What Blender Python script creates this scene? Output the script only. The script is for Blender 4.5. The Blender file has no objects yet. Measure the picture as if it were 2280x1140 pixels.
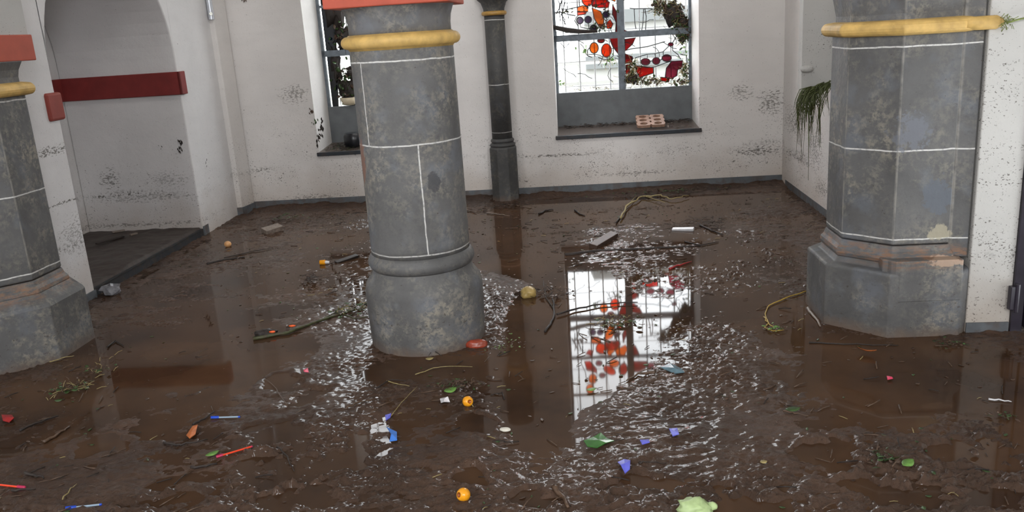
import bpy, bmesh, math, random
import numpy as np
from mathutils import Vector, Matrix, noise as mnoise
random.seed(7); rng = np.random.default_rng(7)
PI = math.pi
S = bpy.context.scene; C = S.collection

# ---------------------------------------------------------------- camera, world, lights, exposure
FPX = 1870.0; PITCH = math.radians(15.03); ROLL = math.radians(3.78); EYE = 1.75
CR = Vector((1, 0, 0)); CU = Vector((0, math.sin(PITCH), math.cos(PITCH))); CF = Vector((0, math.cos(PITCH), -math.sin(PITCH)))
cx_ = CR * math.cos(ROLL) - CU * math.sin(ROLL); cy_ = CR * math.sin(ROLL) + CU * math.cos(ROLL); cz_ = -CF
cam = bpy.data.cameras.new('camera'); camo = bpy.data.objects.new('camera', cam); C.objects.link(camo)
cam.sensor_width = 36; cam.lens = 36 * FPX / 2280; cam.clip_start = .05; cam.clip_end = 300
camo.matrix_world = Matrix(((cx_.x, cy_.x, cz_.x, 0), (cx_.y, cy_.y, cz_.y, 0), (cx_.z, cy_.z, cz_.z, EYE), (0, 0, 0, 1)))
S.camera = camo
S.view_settings.view_transform = 'Standard'; S.view_settings.look = 'None'
S.view_settings.gamma = 1; S.view_settings.use_curve_mapping = False; S.view_settings.exposure = 0.0

w = bpy.data.worlds.new('overcast_sky'); S.world = w; w.use_nodes = True
bg = w.node_tree.nodes['Background']; bg.inputs[0].default_value = (.93, .97, 1, 1); bg.inputs[1].default_value = 11.0

def area(name, loc, target, sx, sy, power, col):
    l = bpy.data.lights.new(name, 'AREA'); l.shape = 'RECTANGLE'; l.size = sx; l.size_y = sy; l.energy = power; l.color = col
    o = bpy.data.objects.new(name, l); C.objects.link(o); o.location = loc
    o.rotation_euler = (Vector(target) - Vector(loc)).to_track_quat('-Z', 'Y').to_euler(); return o
area('nave_window_light', (-2.6, -4.8, 3.9), (-.5, 6, 1.0), 1.6, 3.0, 330, (.96, .97, 1))
area('nave_window_light', (2.6, -4.8, 3.9), (.8, 6, 1.0), 1.6, 3.0, 310, (.96, .97, 1))
area('nave_window_light', (-4.85, 0.0, 4.4), (3, 6, .8), 1.4, 2.4, 130, (.96, .97, 1))
area('aisle_fill_light', (0, 6.3, 4.15), (0, 9.1, .9), 4.5, .5, 46, (1, .975, .94))  # added fill light, no lamp known here; brightens the back wall
fl = bpy.data.lights.new('camera_flash', 'SPOT'); fl.energy = 100; fl.shadow_soft_size = .025; fl.spot_size = math.radians(82); fl.spot_blend = 1.0; fl.color = (1, .97, .93)
flo = bpy.data.objects.new('camera_flash', fl); C.objects.link(flo); flo.location = (-.07, -.02, EYE + .12)
flo.rotation_euler = (CF + CR * .12).to_track_quat('-Z', 'Y').to_euler()

# ---------------------------------------------------------------- measured points: a pixel's sight line met with the floor or a wall
def ray(x, y):
    dx = x - 1140; dy = 570 - y
    a = dx * math.cos(ROLL) + dy * math.sin(ROLL); b = -dx * math.sin(ROLL) + dy * math.cos(ROLL)
    return CR * a + CU * b + CF * FPX
EYEP = Vector((0, 0, EYE))
def gnd(x, y, z=0.0):
    d = ray(x, y); return EYEP + d * ((z - EYE) / d.z)
def onplane(x, y, A, B):
    d = ray(x, y); nx, ny = B[1] - A[1], -(B[0] - A[0])
    t = (nx * A[0] + ny * A[1]) / (nx * d.x + ny * d.y); return EYEP + d * t

# ---------------------------------------------------------------- node helpers
class NT:
    def __init__(s, name):
        s.m = bpy.data.materials.new(name); s.m.use_nodes = True; s.t = s.m.node_tree; s.t.nodes.clear()
        s.out = s.t.nodes.new('ShaderNodeOutputMaterial')
    def n(s, typ, **kw):
        nd = s.t.nodes.new(typ)
        for k, v in kw.items(): setattr(nd, k, v)
        return nd
    def set(s, sock, v):
        if v is None: return
        if isinstance(v, bpy.types.NodeSocket): s.t.links.new(v, sock)
        elif isinstance(v, (tuple, list)):
            sock.default_value = (*v, 1) if (len(v) == 3 and sock.type == 'RGBA') else v
        else: sock.default_value = v
    def math(s, op, a, b=None, c=None, clamp=False):
        nd = s.n('ShaderNodeMath', operation=op, use_clamp=clamp); s.set(nd.inputs[0], a); s.set(nd.inputs[1], b); s.set(nd.inputs[2], c); return nd.outputs[0]
    def mix(s, f, a, b, mode='MIX'):
        nd = s.n('ShaderNodeMix', data_type='RGBA', blend_type=mode); s.set(nd.inputs[0], f); s.set(nd.inputs[6], a); s.set(nd.inputs[7], b); return nd.outputs[2]
    def ramp(s, v, lo, hi, a=0.0, b=1.0):
        nd = s.n('ShaderNodeMapRange', clamp=True); s.set(nd.inputs[0], v); nd.inputs[1].default_value = lo; nd.inputs[2].default_value = hi
        nd.inputs[3].default_value = a; nd.inputs[4].default_value = b; return nd.outputs[0]
    def noise(s, vec, scale, detail=4, rough=.55, dist=0.0):
        nd = s.n('ShaderNodeTexNoise'); s.set(nd.inputs['Vector'], vec); nd.inputs['Scale'].default_value = scale
        nd.inputs['Detail'].default_value = detail; nd.inputs['Roughness'].default_value = rough; nd.inputs['Distortion'].default_value = dist; return nd.outputs[0]
    def pos(s): return s.n('ShaderNodeNewGeometry').outputs['Position']
    def obj(s): return s.n('ShaderNodeTexCoord').outputs['Object']
    def mapv(s, vec, sc): 
        nd = s.n('ShaderNodeMapping'); s.set(nd.inputs[0], vec); nd.inputs[3].default_value = sc; return nd.outputs[0]
    def xyz(s, vec):
        nd = s.n('ShaderNodeSeparateXYZ'); s.set(nd.inputs[0], vec); return nd.outputs
    def bump(s, h, strength=.5, dist=.01, normal=None):
        nd = s.n('ShaderNodeBump'); nd.inputs['Strength'].default_value = strength; nd.inputs['Distance'].default_value = dist
        s.set(nd.inputs['Height'], h); s.set(nd.inputs['Normal'], normal); return nd.outputs[0]
    def bsdf(s, col, rough=.8, normal=None, **kw):
        b = s.n('ShaderNodeBsdfPrincipled'); s.set(b.inputs['Base Color'], col); s.set(b.inputs['Roughness'], rough); s.set(b.inputs['Normal'], normal)
        for k, v in kw.items(): s.set(b.inputs[k.replace('_', ' ')], v)
        s.t.links.new(b.outputs[0], s.out.inputs[0]); return b

def simple(name, col, rough=.6, var=.25, scale=30, muddy=0.0, **kw):
    m = NT(name); p = m.obj(); f = m.noise(p, scale, 4)
    c = m.mix(m.ramp(f, .3, .7), tuple(v * (1 - var) for v in col), tuple(min(1, v * (1 + var)) for v in col))
    if muddy: c = m.mix(m.math('MULTIPLY', m.ramp(m.noise(p, scale * .7, 5), .48, .58), muddy), c, (.075, .048, .033))
    m.bsdf(c, rough, m.bump(f, .3, .002), **kw); return m.m

def plaster(name, base, fleck=1.0, top=1.3, smears=()):
    m = NT(name); p = m.pos(); z = m.xyz(p)[2]
    low = m.noise(p, 1.3, 3); mid = m.noise(m.mapv(p, (1, 1, 3.5)), 3.5, 4)
    c = m.mix(m.ramp(low, .35, .65), tuple(v * .9 for v in base), base)
    c = m.mix(m.ramp(mid, .45, .7, 0, .25), c, tuple(v * .82 for v in base))
    # brown flood wash, strongest near the mud
    wz = m.math('ADD', z, m.math('MULTIPLY', m.math('SUBTRACT', m.noise(p, 4, 4), .5), .5))
    c = m.mix(m.ramp(wz, .45, .0, 0, .45), c, (.36, .27, .19))
    # flecks of mud and leaf crumbs splashed on the wall
    f1 = m.noise(m.mapv(p, (1, 1, 1.6)), 75, 3, .6); f2 = m.noise(m.mapv(p, (1, 1, 1.4)), 30, 4, .65)
    dens = m.noise(m.mapv(p, (1, 1, 2.2)), 2.6, 3, .6)
    hm = m.ramp(z, top, top * .25, .0, 1.0)
    d = m.math('MULTIPLY', m.ramp(dens, .38, .66, .3, 1.0), hm)
    a = m.ramp(m.math('ADD', f1, m.math('MULTIPLY', d, .085 * fleck)), .705, .725)
    b = m.ramp(m.math('ADD', f2, m.math('MULTIPLY', d, .075 * fleck)), .735, .75)
    # tide line of caught debris
    tl = m.math('ABSOLUTE', m.math('SUBTRACT', z, m.math('ADD', .44, m.math('MULTIPLY', m.math('SUBTRACT', m.noise(p, 1.1, 2), .5), .12))))
    t = m.math('MULTIPLY', m.ramp(tl, .045, .0), m.ramp(m.noise(p, 45, 4, .7), .5, .6)); t = m.math('MULTIPLY', t, m.ramp(m.noise(p, 1.7, 2), .46, .6))
    b2 = m.math('MULTIPLY', m.ramp(m.math('ADD', m.noise(m.mapv(p, (1, 1, 1.5)), 17, 5, .7), m.math('MULTIPLY', d, .07 * fleck)), .70, .73), m.ramp(m.noise(p, 60, 3, .6), .42, .52))
    b = m.math('ADD', b, m.math('MULTIPLY', b2, .9))
    for (sx, sy, sz), rx, rz, dn in smears:
        v = m.n('ShaderNodeVectorMath', operation='SUBTRACT'); m.set(v.inputs[0], p); v.inputs[1].default_value = (sx, sy, sz)
        v2 = m.n('ShaderNodeVectorMath', operation='LENGTH'); m.set(v2.inputs[0], m.mapv(v.outputs[0], (1 / rx, 1 / rx, 1 / rz)))
        g = m.ramp(v2.outputs['Value'], 1.2, .2)
        g = m.math('MULTIPLY', m.ramp(m.math('ADD', m.noise(m.mapv(p, (1, 1, 2.2)), 34, 5, .7), m.math('MULTIPLY', g, .13)), .60, .66), m.ramp(g, .02, .3)); t = m.math('MAXIMUM', t, m.math('MULTIPLY', g, dn))
    fl_ = m.math('MINIMUM', m.math('ADD', m.math('ADD', a, b), t), .85)
    c = m.mix(fl_, c, (.06, .05, .038))
    h = m.math('ADD', m.noise(p, 9, 5), m.math('MULTIPLY', m.noise(p, 60, 3), .25))
    m.bsdf(c, .85, m.bump(h, .35, .012)); return m.m

def stone(name, lines, verts=(), base=(.108, .108, .108), rust=False, dark=1.0, edges=False, spots=()):
    m = NT(name); p = m.obj(); X, Y, Z = m.xyz(p)
    big = m.noise(p, 3.2, 4); spk = m.noise(p, 38, 6, .7); pat = m.noise(p, 7, 6, .7)
    b = tuple(v * dark for v in base)
    c = m.mix(m.ramp(big, .35, .65), tuple(v * .8 for v in b), tuple(v * 1.2 for v in b))
    c = m.mix(m.ramp(m.noise(p, 5.3, 3), .53, .68, 0, .6), c, (.15 * dark, .165 * dark, .19 * dark))
    pm = m.math('MULTIPLY', m.ramp(pat, .44, .62), m.ramp(spk, .45, .56)); pm = m.math('MULTIPLY', pm, m.ramp(m.noise(p, 1.9, 3), .38, .62, .2, 1))
    c = m.mix(m.math('MULTIPLY', pm, .75), c, (.32 * dark, .295 * dark, .235 * dark))
    if rust: c = m.mix(m.math('MULTIPLY', m.ramp(m.math('ABSOLUTE', m.math('SUBTRACT', Z, .435)), .07, .02), m.ramp(m.noise(m.mapv(p, (1, 1, 5)), 11, 5, .7), .45, .6)), c, (.21, .12, .075))
    c = m.mix(m.ramp(spk, .42, .3, 0, .55), c, (.07, .07, .07))
    # mud flecks and wash low down
    fz = m.math('MAXIMUM', m.ramp(Z, .55, .0, 0, .8), m.ramp(m.math('ABSOLUTE', m.math('SUBTRACT', m.math('ADD', Z, m.math('MULTIPLY', m.math('SUBTRACT', big, .5), .08)), .18)), .035, .005, 0, 1.6))
    f = m.ramp(m.math('ADD', m.noise(m.mapv(p, (1, 1, 1.7)), 42, 4, .6), m.math('MULTIPLY', fz, .06)), .69, .71)
    c = m.mix(m.math('MULTIPLY', f, .75), c, (.05, .04, .03))
    wz = m.math('ADD', Z, m.math('MULTIPLY', m.math('SUBTRACT', m.noise(p, 12, 4), .5), .12))
    c = m.mix(m.ramp(wz, .07, -.01, 0, .8), c, (.13, .09, .065))
    wob = m.math('MULTIPLY', m.math('SUBTRACT', m.noise(p, 9, 2), .5), .012)
    L = None
    for zl in lines:
        d = m.math('ABSOLUTE', m.math('SUBTRACT', m.math('ADD', Z, wob), zl))
        g = m.ramp(d, .0048, .0028); L = g if L is None else m.math('MAXIMUM', L, g)
    ang = m.math('ARCTAN2', Y, X)
    for a0, z0, z1 in verts:
        d = m.math('ABSOLUTE', m.math('SUBTRACT', m.math('ADD', ang, m.math('MULTIPLY', wob, 3.0)), a0))
        g = m.math('MULTIPLY', m.ramp(d, .016, .009), m.math('MULTIPLY', m.math('GREATER_THAN', Z, z0), m.math('LESS_THAN', Z, z1)))
        L = g if L is None else m.math('MAXIMUM', L, g)
    if L is not None:
        L = m.math('MULTIPLY', L, m.ramp(m.noise(p, 50, 3), .3, .5, .45, .95)); c = m.mix(L, c, (.62, .62, .6))
    for (sx, sy, sz), rx, rz, cl in spots:
        v = m.n('ShaderNodeVectorMath', operation='SUBTRACT'); m.set(v.inputs[0], p); v.inputs[1].default_value = (sx, sy, sz)
        v2 = m.n('ShaderNodeVectorMath', operation='LENGTH'); m.set(v2.inputs[0], m.mapv(v.outputs[0], (1 / rx, 1 / rx, 1 / rz)))
        g = m.ramp(m.math('SUBTRACT', m.math('ADD', 1.0, m.math('MULTIPLY', m.math('SUBTRACT', m.noise(p, 22, 5, .7), .5), 2.2)), v2.outputs['Value']), 0, .15); c = m.mix(m.math('MULTIPLY', g, .8), c, cl)
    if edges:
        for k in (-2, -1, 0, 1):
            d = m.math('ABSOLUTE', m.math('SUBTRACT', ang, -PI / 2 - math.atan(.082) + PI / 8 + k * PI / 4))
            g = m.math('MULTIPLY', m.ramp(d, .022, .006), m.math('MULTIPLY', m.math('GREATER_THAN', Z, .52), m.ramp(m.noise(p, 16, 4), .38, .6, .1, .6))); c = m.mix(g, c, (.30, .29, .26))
    h = m.math('ADD', m.noise(p, 14, 5), m.math('MULTIPLY', spk, .5))
    m.bsdf(c, .62, m.bump(h, .45, .008)); return m.m

M = {}
def sm(px, py, A, B, rx, rz, dn=.8): q = onplane(px, py, A, B); return ((q.x, q.y, q.z), rx, rz, dn)
_A, _B = (0, 8.99), (1, 8.908); _RA, _RB = (2.945, 9.2), (2.56, 5.0); _LA, _LB = (-3.165, 6.12), (-3.0, 8.06); _NA, _NB = (-3.0, 8.06), (-4.0, 8.145)
M['wall'] = plaster('plaster_white', (.71, .685, .665), 1.25, 1.5, [sm(1690, 335, _A, _B, .33, .07), sm(1715, 228, _A, _B, .16, .16, .7), sm(1650, 205, _A, _B, .14, .10, .6), sm(1240, 346, _A, _B, .45, .02, .8), sm(655, 210, _A, _B, .18, .12, .6), sm(1420, 385, _A, _B, .5, .03, .6), sm(700, 440, _A, _B, .5, .05, .6),
    sm(1770, 270, _RA, _RB, .5, .2, .7), sm(1775, 350, _RA, _RB, .8, .05, .8), sm(1815, 330, _RA, _RB, .3, .25, .6), sm(1830, 420, _RA, _RB, .3, .1, .6)])
M['wallclean'] = plaster('plaster_recess', (.69, .68, .68), 1.0, 1.3, [sm(245, 400, _NA, _NB, .12, .12, .7), sm(330, 440, _NA, _NB, .6, .05, .5), sm(300, 500, _NA, _NB, 1.0, .03, .6), sm(150, 448, _LA, _LB, .35, .014, .9), sm(170, 520, _LA, _LB, .22, .16, .45), sm(120, 335, _LA, _LB, .3, .04, .8), sm(370, 400, _NA, _NB, .25, .1, .4)])
M['walldimmed'] = plaster('plaster_pier', (.50, .495, .475), 1.5, 2.6)  # same white plaster, base colour darkened to offset the stronger near light
M['grey'] = simple('grey_paint', (.10, .11, .12), .6, .2, 12, .5)
M['panel'] = simple('window_panel_grey', (.112, .122, .128), .55, .15, 8)
M['slate'] = simple('slate_sill', (.018, .024, .032), .4, .3, 20, .3)
M['sill_top'] = simple('muddy_sill_top', (.09, .07, .06), .3, .5, 40, .4)
M['red'] = simple('red_oxide_paint', (.42, .075, .04), .65, .12, 9)
M['redband'] = simple('red_impost_paint', (.20, .022, .02), .65, .12, 9)
M['yellow'] = simple('ochre_ring_paint', (.58, .38, .12), .6, .25, 14)
M['iron'] = simple('grey_window_bar', (.13, .155, .18), .6, .3, 20)
M['lead'] = simple('lead_came', (.02, .02, .022), .6, .2, 50)
M['rod'] = simple('mesh_rod', (.3, .3, .3), .6, .2, 50)
M['door'] = simple('dark_door_paint', (.022, .018, .028), .35, .3, 10)
M['chrome'] = simple('white_enamel_pipe', (.62, .65, .7), .25, .05, 10, Metallic=.3)
M['bark'] = simple('wet_bark', (.022, .015, .012), .65, .5, 60)
M['twig'] = simple('brown_twig', (.085, .05, .03), .4, .4, 60)
M['straw'] = simple('straw', (.30, .24, .10), .5, .3, 60)
M['greenstem'] = simple('green_stem', (.16, .2, .05), .5, .3, 60)
M['leaf'] = simple('wet_leaf', (.035, .07, .018), .4, .5, 40)
M['leafbright'] = simple('bright_leaf', (.12, .26, .05), .4, .4, 40)
M['leafbrown'] = simple('brown_leaf', (.07, .04, .025), .4, .5, 40)
M['leaforange'] = simple('orange_leaf', (.42, .12, .03), .45, .3, 30)
M['fruit'] = simple('orange_fruit', (.80, .33, .012), .22, .15, 20)
M['fruitdark'] = simple('fruit_hollow', (.35, .09, .01), .3, .3, 40)
M['brickred'] = simple('red_brick', (.30, .045, .02), .3, .25, 30, .35)
M['terra'] = simple('terracotta', (.34, .21, .15), .5, .2, 30, .25)
M['wood'] = simple('muddy_wood', (.07, .045, .035), .5, .4, 25, .5)
M['palewood'] = simple('pale_wood', (.22, .18, .15), .45, .3, 25, .45)
M['apple'] = simple('rotten_apple', (.42, .30, .10), .4, .4, 14, .2)
M['pebble'] = simple('white_pebble', (.60, .58, .50), .5, .1, 30)
M['blackplastic'] = simple('black_plastic', (.008, .009, .012), .3, .2, 10)
M['bluecap'] = simple('blue_pen_plastic', (.02, .08, .55), .3, .05, 10)
M['clearblue'] = simple('pen_barrel_plastic', (.32, .42, .52), .2, .05, 10)
M['redpen'] = simple('orange_red_pen_plastic', (.85, .07, .025), .3, .08, 10)
M['pinkpen'] = simple('magenta_pen_plastic', (.50, .03, .10), .3, .08, 10)
M['blueshard'] = simple('blue_plastic', (.06, .23, .75), .2, .15, 20)
M['violet'] = simple('violet_plastic', (.12, .13, .62), .3, .2, 25)
M['greenshard'] = simple('green_glass_scrap', (.03, .14, .02), .12, .25, 18)
M['cyanshard'] = simple('grey_blue_scrap', (.10, .18, .22), .15, .3, 20)
M['palegreen'] = simple('pale_green_skin', (.42, .55, .26), .5, .2, 18)
M['pink'] = simple('pink_plastic', (.70, .06, .13), .4, .1, 20)
M['redscrap'] = simple('red_scrap', (.30, .02, .02), .3, .3, 25)
M['whitescrap'] = simple('white_scrap', (.6, .6, .62), .3, .1, 25)
M['cord'] = simple('yellow_cord', (.42, .28, .05), .45, .2, 40)
M['cream'] = simple('cream_plastic', (.55, .47, .33), .4, .1, 20)
M['pavement'] = simple('pale_pavement', (.24, .24, .2), .9, .2, 2)
M['facade'] = simple('pale_facade', (.20, .20, .19), .9, .1, 1)
M['band'] = simple('grey_band', (.08, .085, .085), .9, .1, 1)
M['hedge'] = simple('hedge_leaves', (.10, .17, .04), .8, .5, 6)
M['ceil'] = simple('ceiling_plaster', (.5, .48, .45), .9, .1, 2)
M['navefloor'] = simple('nave_stone_floor', (.12, .09, .07), .6, .3, 2)

def glassmat(name, col):
    m = NT(name); p = m.obj(); f = m.noise(p, 14, 3)
    c = m.mix(m.ramp(f, .3, .7), tuple(v * .75 for v in col), tuple(min(1, v * 1.15) for v in col))
    tr = m.n('ShaderNodeBsdfTransparent'); m.set(tr.inputs[0], c)
    gl = m.n('ShaderNodeBsdfGlossy'); gl.inputs['Roughness'].default_value = .08; gl.inputs[0].default_value = (.8, .8, .8, 1)
    mx = m.n('ShaderNodeMixShader'); mx.inputs[0].default_value = .05
    m.t.links.new(tr.outputs[0], mx.inputs[1]); m.t.links.new(gl.outputs[0], mx.inputs[2]); m.t.links.new(mx.outputs[0], m.out.inputs[0]); return m.m
GL = dict(orange=glassmat('orange_glass', (.95, .34, .05)), redo=glassmat('red_orange_glass', (.85, .17, .03)), red=glassmat('red_glass', (.65, .05, .03)),
          crimson=glassmat('crimson_glass', (.42, .035, .05)), purple=glassmat('purple_glass', (.16, .06, .22)), mauve=glassmat('mauve_glass', (.42, .12, .18)),
          frost=glassmat('pale_glass', (.8, .85, .85)), blue=glassmat('dark_blue_glass', (.004, .014, .024)))

# ---------------------------------------------------------------- mesh builder
class MB:
    def __init__(s): s.v = []; s.f = []
    def add(s, vs, fs):
        o = len(s.v); s.v += [tuple(v) for v in vs]; s.f += [tuple(i + o for i in f) for f in fs]; return s
    def box(s, c, size, rot=None):
        x, y, z = (k / 2 for k in size); R = rot or Matrix.Identity(3); c = Vector(c)
        vs = [c + R @ Vector((sx * x, sy * y, sz * z)) for sz in (-1, 1) for sy in (-1, 1) for sx in (-1, 1)]
        return s.add(vs, [(0, 2, 3, 1), (4, 5, 7, 6), (0, 1, 5, 4), (2, 6, 7, 3), (0, 4, 6, 2), (1, 3, 7, 5)])
    def tube(s, pts, r, n=6, closed=False):
        pts = [Vector(p) for p in pts]; N = len(pts); rs = r if isinstance(r, (list, tuple)) else [r] * N
        vs = []; prev = None
        for i, p in enumerate(pts):
            a = pts[(i - 1) % N] if (closed or i > 0) else p; b = pts[(i + 1) % N] if (closed or i < N - 1) else p
            t = (b - a); t = t.normalized() if t.length > 1e-9 else Vector((1, 0, 0))
            u = prev if prev else (Vector((0, 0, 1)) if abs(t.z) < .9 else Vector((1, 0, 0)))
            u = (u - t * u.dot(t)); u = u.normalized() if u.length > 1e-6 else t.orthogonal().normalized(); prev = u; v = t.cross(u)
            for k in range(n):
                an = 2 * PI * k / n; vs.append(p + (u * math.cos(an) + v * math.sin(an)) * rs[i])
        fs = []
        for i in range(N if closed else N - 1):
            j = (i + 1) % N
            for k in range(n): fs.append((i * n + k, i * n + (k + 1) % n, j * n + (k + 1) % n, j * n + k))
        if not closed: fs += [tuple(range(n - 1, -1, -1)), tuple((N - 1) * n + k for k in range(n))]
        return s.add(vs, fs)
    def lathe(s, prof, n=48, rot=0.0, c=(0, 0, 0)):
        vs = []; 
        for r, z in prof:
            for k in range(n):
                a = rot + 2 * PI * k / n; vs.append((c[0] + r * math.cos(a), c[1] + r * math.sin(a), c[2] + z))
        fs = [(i * n + k, i * n + (k + 1) % n, (i + 1) * n + (k + 1) % n, (i + 1) * n + k) for i in range(len(prof) - 1) for k in range(n)]
        fs += [tuple(range(n - 1, -1, -1)), tuple((len(prof) - 1) * n + k for k in range(n))]
        return s.add(vs, fs)
    def prism(s, poly, h, M4):   # 2-D polygon extruded along local z, placed by M4
        n = len(poly); vs = [M4 @ Vector((x, y, 0)) for x, y in poly] + [M4 @ Vector((x, y, h)) for x, y in poly]
        return s.add(vs, [tuple(range(n - 1, -1, -1)), tuple(range(n, 2 * n))] + [(i, (i + 1) % n, (i + 1) % n + n, i + n) for i in range(n)])
    def blob(s, c, size, seed=0, amp=.15, sub=2, freq=1.5, rot=None):
        bm = bmesh.new(); bmesh.ops.create_icosphere(bm, subdivisions=sub, radius=1); R = rot or Matrix.Identity(3)
        vs = []
        for v in bm.verts:
            q = v.co.copy(); q *= 1 + amp * mnoise.noise(q * freq + Vector((seed * 3.1, seed * 1.7, 0)))
            q = Vector((q.x * size[0], q.y * size[1], q.z * size[2])); vs.append(Vector(c) + R @ q)
        fs = [tuple(v.index for v in f.verts) for f in bm.faces]; bm.free(); return s.add(vs, fs)
    def build(s, name, mat, parent=None, smooth=False, bevel=0, loc=None):
        me = bpy.data.meshes.new(name); vv = s.v
        if loc is not None: vv = [(v[0] - loc[0], v[1] - loc[1], v[2] - loc[2]) for v in vv]
        me.from_pydata(vv, [], s.f); me.materials.append(mat); me.update()
        bm = bmesh.new(); bm.from_mesh(me); bmesh.ops.recalc_face_normals(bm, faces=bm.faces); bm.to_mesh(me); bm.free()
        o = bpy.data.objects.new(name, me); C.objects.link(o)
        if loc is not None: o.location = loc
        if parent: o.parent = parent; 
        if smooth: me.shade_smooth(); 
        if smooth == 'auto': me.set_sharp_from_angle(angle=math.radians(40))
        if bevel:
            b = o.modifiers.new('bevel', 'BEVEL'); b.width = bevel; b.segments = 2; b.limit_method = 'ANGLE'
        return o
def tag(o, label, cat, group=None, kind=None):
    if label: o['label'] = label
    if cat: o['category'] = cat
    if group: o['group'] = group
    if kind: o['kind'] = kind
    return o
def empty(name, loc, label, cat, group=None):
    o = bpy.data.objects.new(name, None); C.objects.link(o); o.location = loc; o.empty_display_size = .1; return tag(o, label, cat, group)
def struct(o, label=None, cat=None): 
    o['kind'] = 'structure'
    if label: o['label'] = label
    if cat: o['category'] = cat
    return o
def wallquad(mb, A, B, z0, z1, th, side=1):   # vertical slab from A to B, thickness th to the left (side=1) or right
    A = Vector((A[0], A[1])); B = Vector((B[0], B[1])); d = (B - A).normalized(); n = Vector((-d.y, d.x)) * th * side
    P = [A, B, B + n, A + n]
    vs = [(p.x, p.y, z0) for p in P] + [(p.x, p.y, z1) for p in P]
    mb.add(vs, [(3, 2, 1, 0), (4, 5, 6, 7), (0, 1, 5, 4), (1, 2, 6, 5), (2, 3, 7, 6), (3, 0, 4, 7)])

# ---------------------------------------------------------------- room shell
WY = lambda x: 8.99 - .082 * x
BD = Vector((1, -.082, 0)).normalized(); BN = Vector((.082, 1, 0)).normalized()      # along the back wall, outwards through it
def WP(s, d=0.0, z=0.0):      # s = x position on the wall face, d = depth outwards
    p = Vector((s, WY(s), z)) + BN * d; return p
TOP = 4.3; DEEP = .62
WIN = {1: (-2.02, -.60, .60), 2: (.568, 2.05, .635)}      # window: left, right, sill height
WTOP = 3.45
mb = MB()
def bslab(s0, s1, z0, z1, d0=0.0, d1=DEEP):
    P = [WP(s0, d0), WP(s1, d0), WP(s1, d1), WP(s0, d1)]
    vs = [(p.x, p.y, z0) for p in P] + [(p.x, p.y, z1) for p in P]
    mb.add(vs, [(3, 2, 1, 0), (4, 5, 6, 7), (0, 1, 5, 4), (1, 2, 6, 5), (2, 3, 7, 6), (3, 0, 4, 7)])
xs = [-3.3, WIN[1][0], WIN[1][1], WIN[2][0], WIN[2][1], 3.3]
bslab(xs[0], xs[1], -.1, TOP); bslab(xs[2], xs[3], -.1, TOP); bslab(xs[4], xs[5], -.1, TOP)
for k in (1, 2): bslab(WIN[k][0], WIN[k][1], -.1, WIN[k][2] - .04); bslab(WIN[k][0], WIN[k][1], WTOP, TOP)
struct(mb.build('wall_back', M['wall']))

# left wall with a round-arched opening into a recess
S0 = Vector((-3.165, 6.12)); E0 = Vector((-3.0, 8.06)); ld = (E0 - S0).normalized(); ln = Vector((-ld.y, ld.x)); LEN = (E0 - S0).length
SPR = 1.70; RAD = LEN / 2; LTH = 1.16
def LP(s, d, z): q = S0 + ld * s + ln * d; return (q.x, q.y, z)
mb = MB()
wallquad(mb, S0 - ld * 2.3, S0, -.1, TOP, LTH); wallquad(mb, E0, E0 + ld * 1.3, -.1, TOP, LTH)
NA = 28; arc = [(RAD - RAD * math.cos(PI * k / NA), SPR + RAD * math.sin(PI * k / NA)) for k in range(NA + 1)]
for (s0, z0), (s1, z1) in zip(arc[:-1], arc[1:]):
    vs = [LP(s0, 0, z0), LP(s1, 0, z1), LP(s1, 0, TOP), LP(s0, 0, TOP), LP(s0, LTH, z0), LP(s1, LTH, z1), LP(s1, LTH, TOP), LP(s0, LTH, TOP)]
    mb.add(vs, [(0, 1, 2, 3), (4, 7, 6, 5), (0, 4, 5, 1)])
wallquad(mb, S0 - ld * .1 + ln * LTH, E0 + ld * .1 + ln * LTH, -.1, TOP, .2)
struct(mb.build('wall_left', M['wallclean'], bevel=.012))
# canted pilaster in the back left corner
mb = MB(); P = [(-3.03, 8.93), (-2.875, 8.955), (-2.815, 9.2), (-3.03, 9.3)]
mb.add([(x, y, -.1) for x, y in P] + [(x, y, TOP) for x, y in P], [(3, 2, 1, 0), (4, 5, 6, 7), (0, 1, 5, 4), (1, 2, 6, 5), (2, 3, 7, 6), (3, 0, 4, 7)])
struct(mb.build('trim_1', M['wall'], bevel=.01))
# right aisle wall and the pier end wall beside the right column
mb = MB(); wallquad(mb, (2.945, 9.2), (2.56, 5.0), -.1, TOP, .35)
struct(mb.build('wall_right', M['wall']))
mb = MB(); wallquad(mb, (2.445, 4.29), (2.67, 4.262), -.1, TOP, .7)
struct(mb.build('wall_pier', M['walldimmed'], bevel=.006))
# springing block on the right wall, above the aisle
mb = MB()
wallquad(mb, (2.44, 6.92), (2.85, 6.88), 1.125, TOP, .12)
mb.blob((2.475, 6.9, 1.295), (.055, .03, .03), amp=.02)
struct(mb.build('trim_2', M['walldimmed'], bevel=.004))

# recess step
mb = MB()
def recess_slab(mb, s0, s1, d0, d1, z0, z1):
    vs = [LP(s0, d0, z0), LP(s1, d0, z0), LP(s1, d1, z0), LP(s0, d1, z0), LP(s0, d0, z1), LP(s1, d0, z1), LP(s1, d1, z1), LP(s0, d1, z1)]
    mb.add(vs, [(3, 2, 1, 0), (4, 5, 6, 7), (0, 1, 5, 4), (1, 2, 6, 5), (2, 3, 7, 6), (3, 0, 4, 7)])
recess_slab(mb, .0, LEN, .0, LTH, -.1, .07)
st = struct(mb.build('trim_3', simple('black_step_edge', (.012, .014, .018), .8, .3, 20, .3)))
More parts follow.
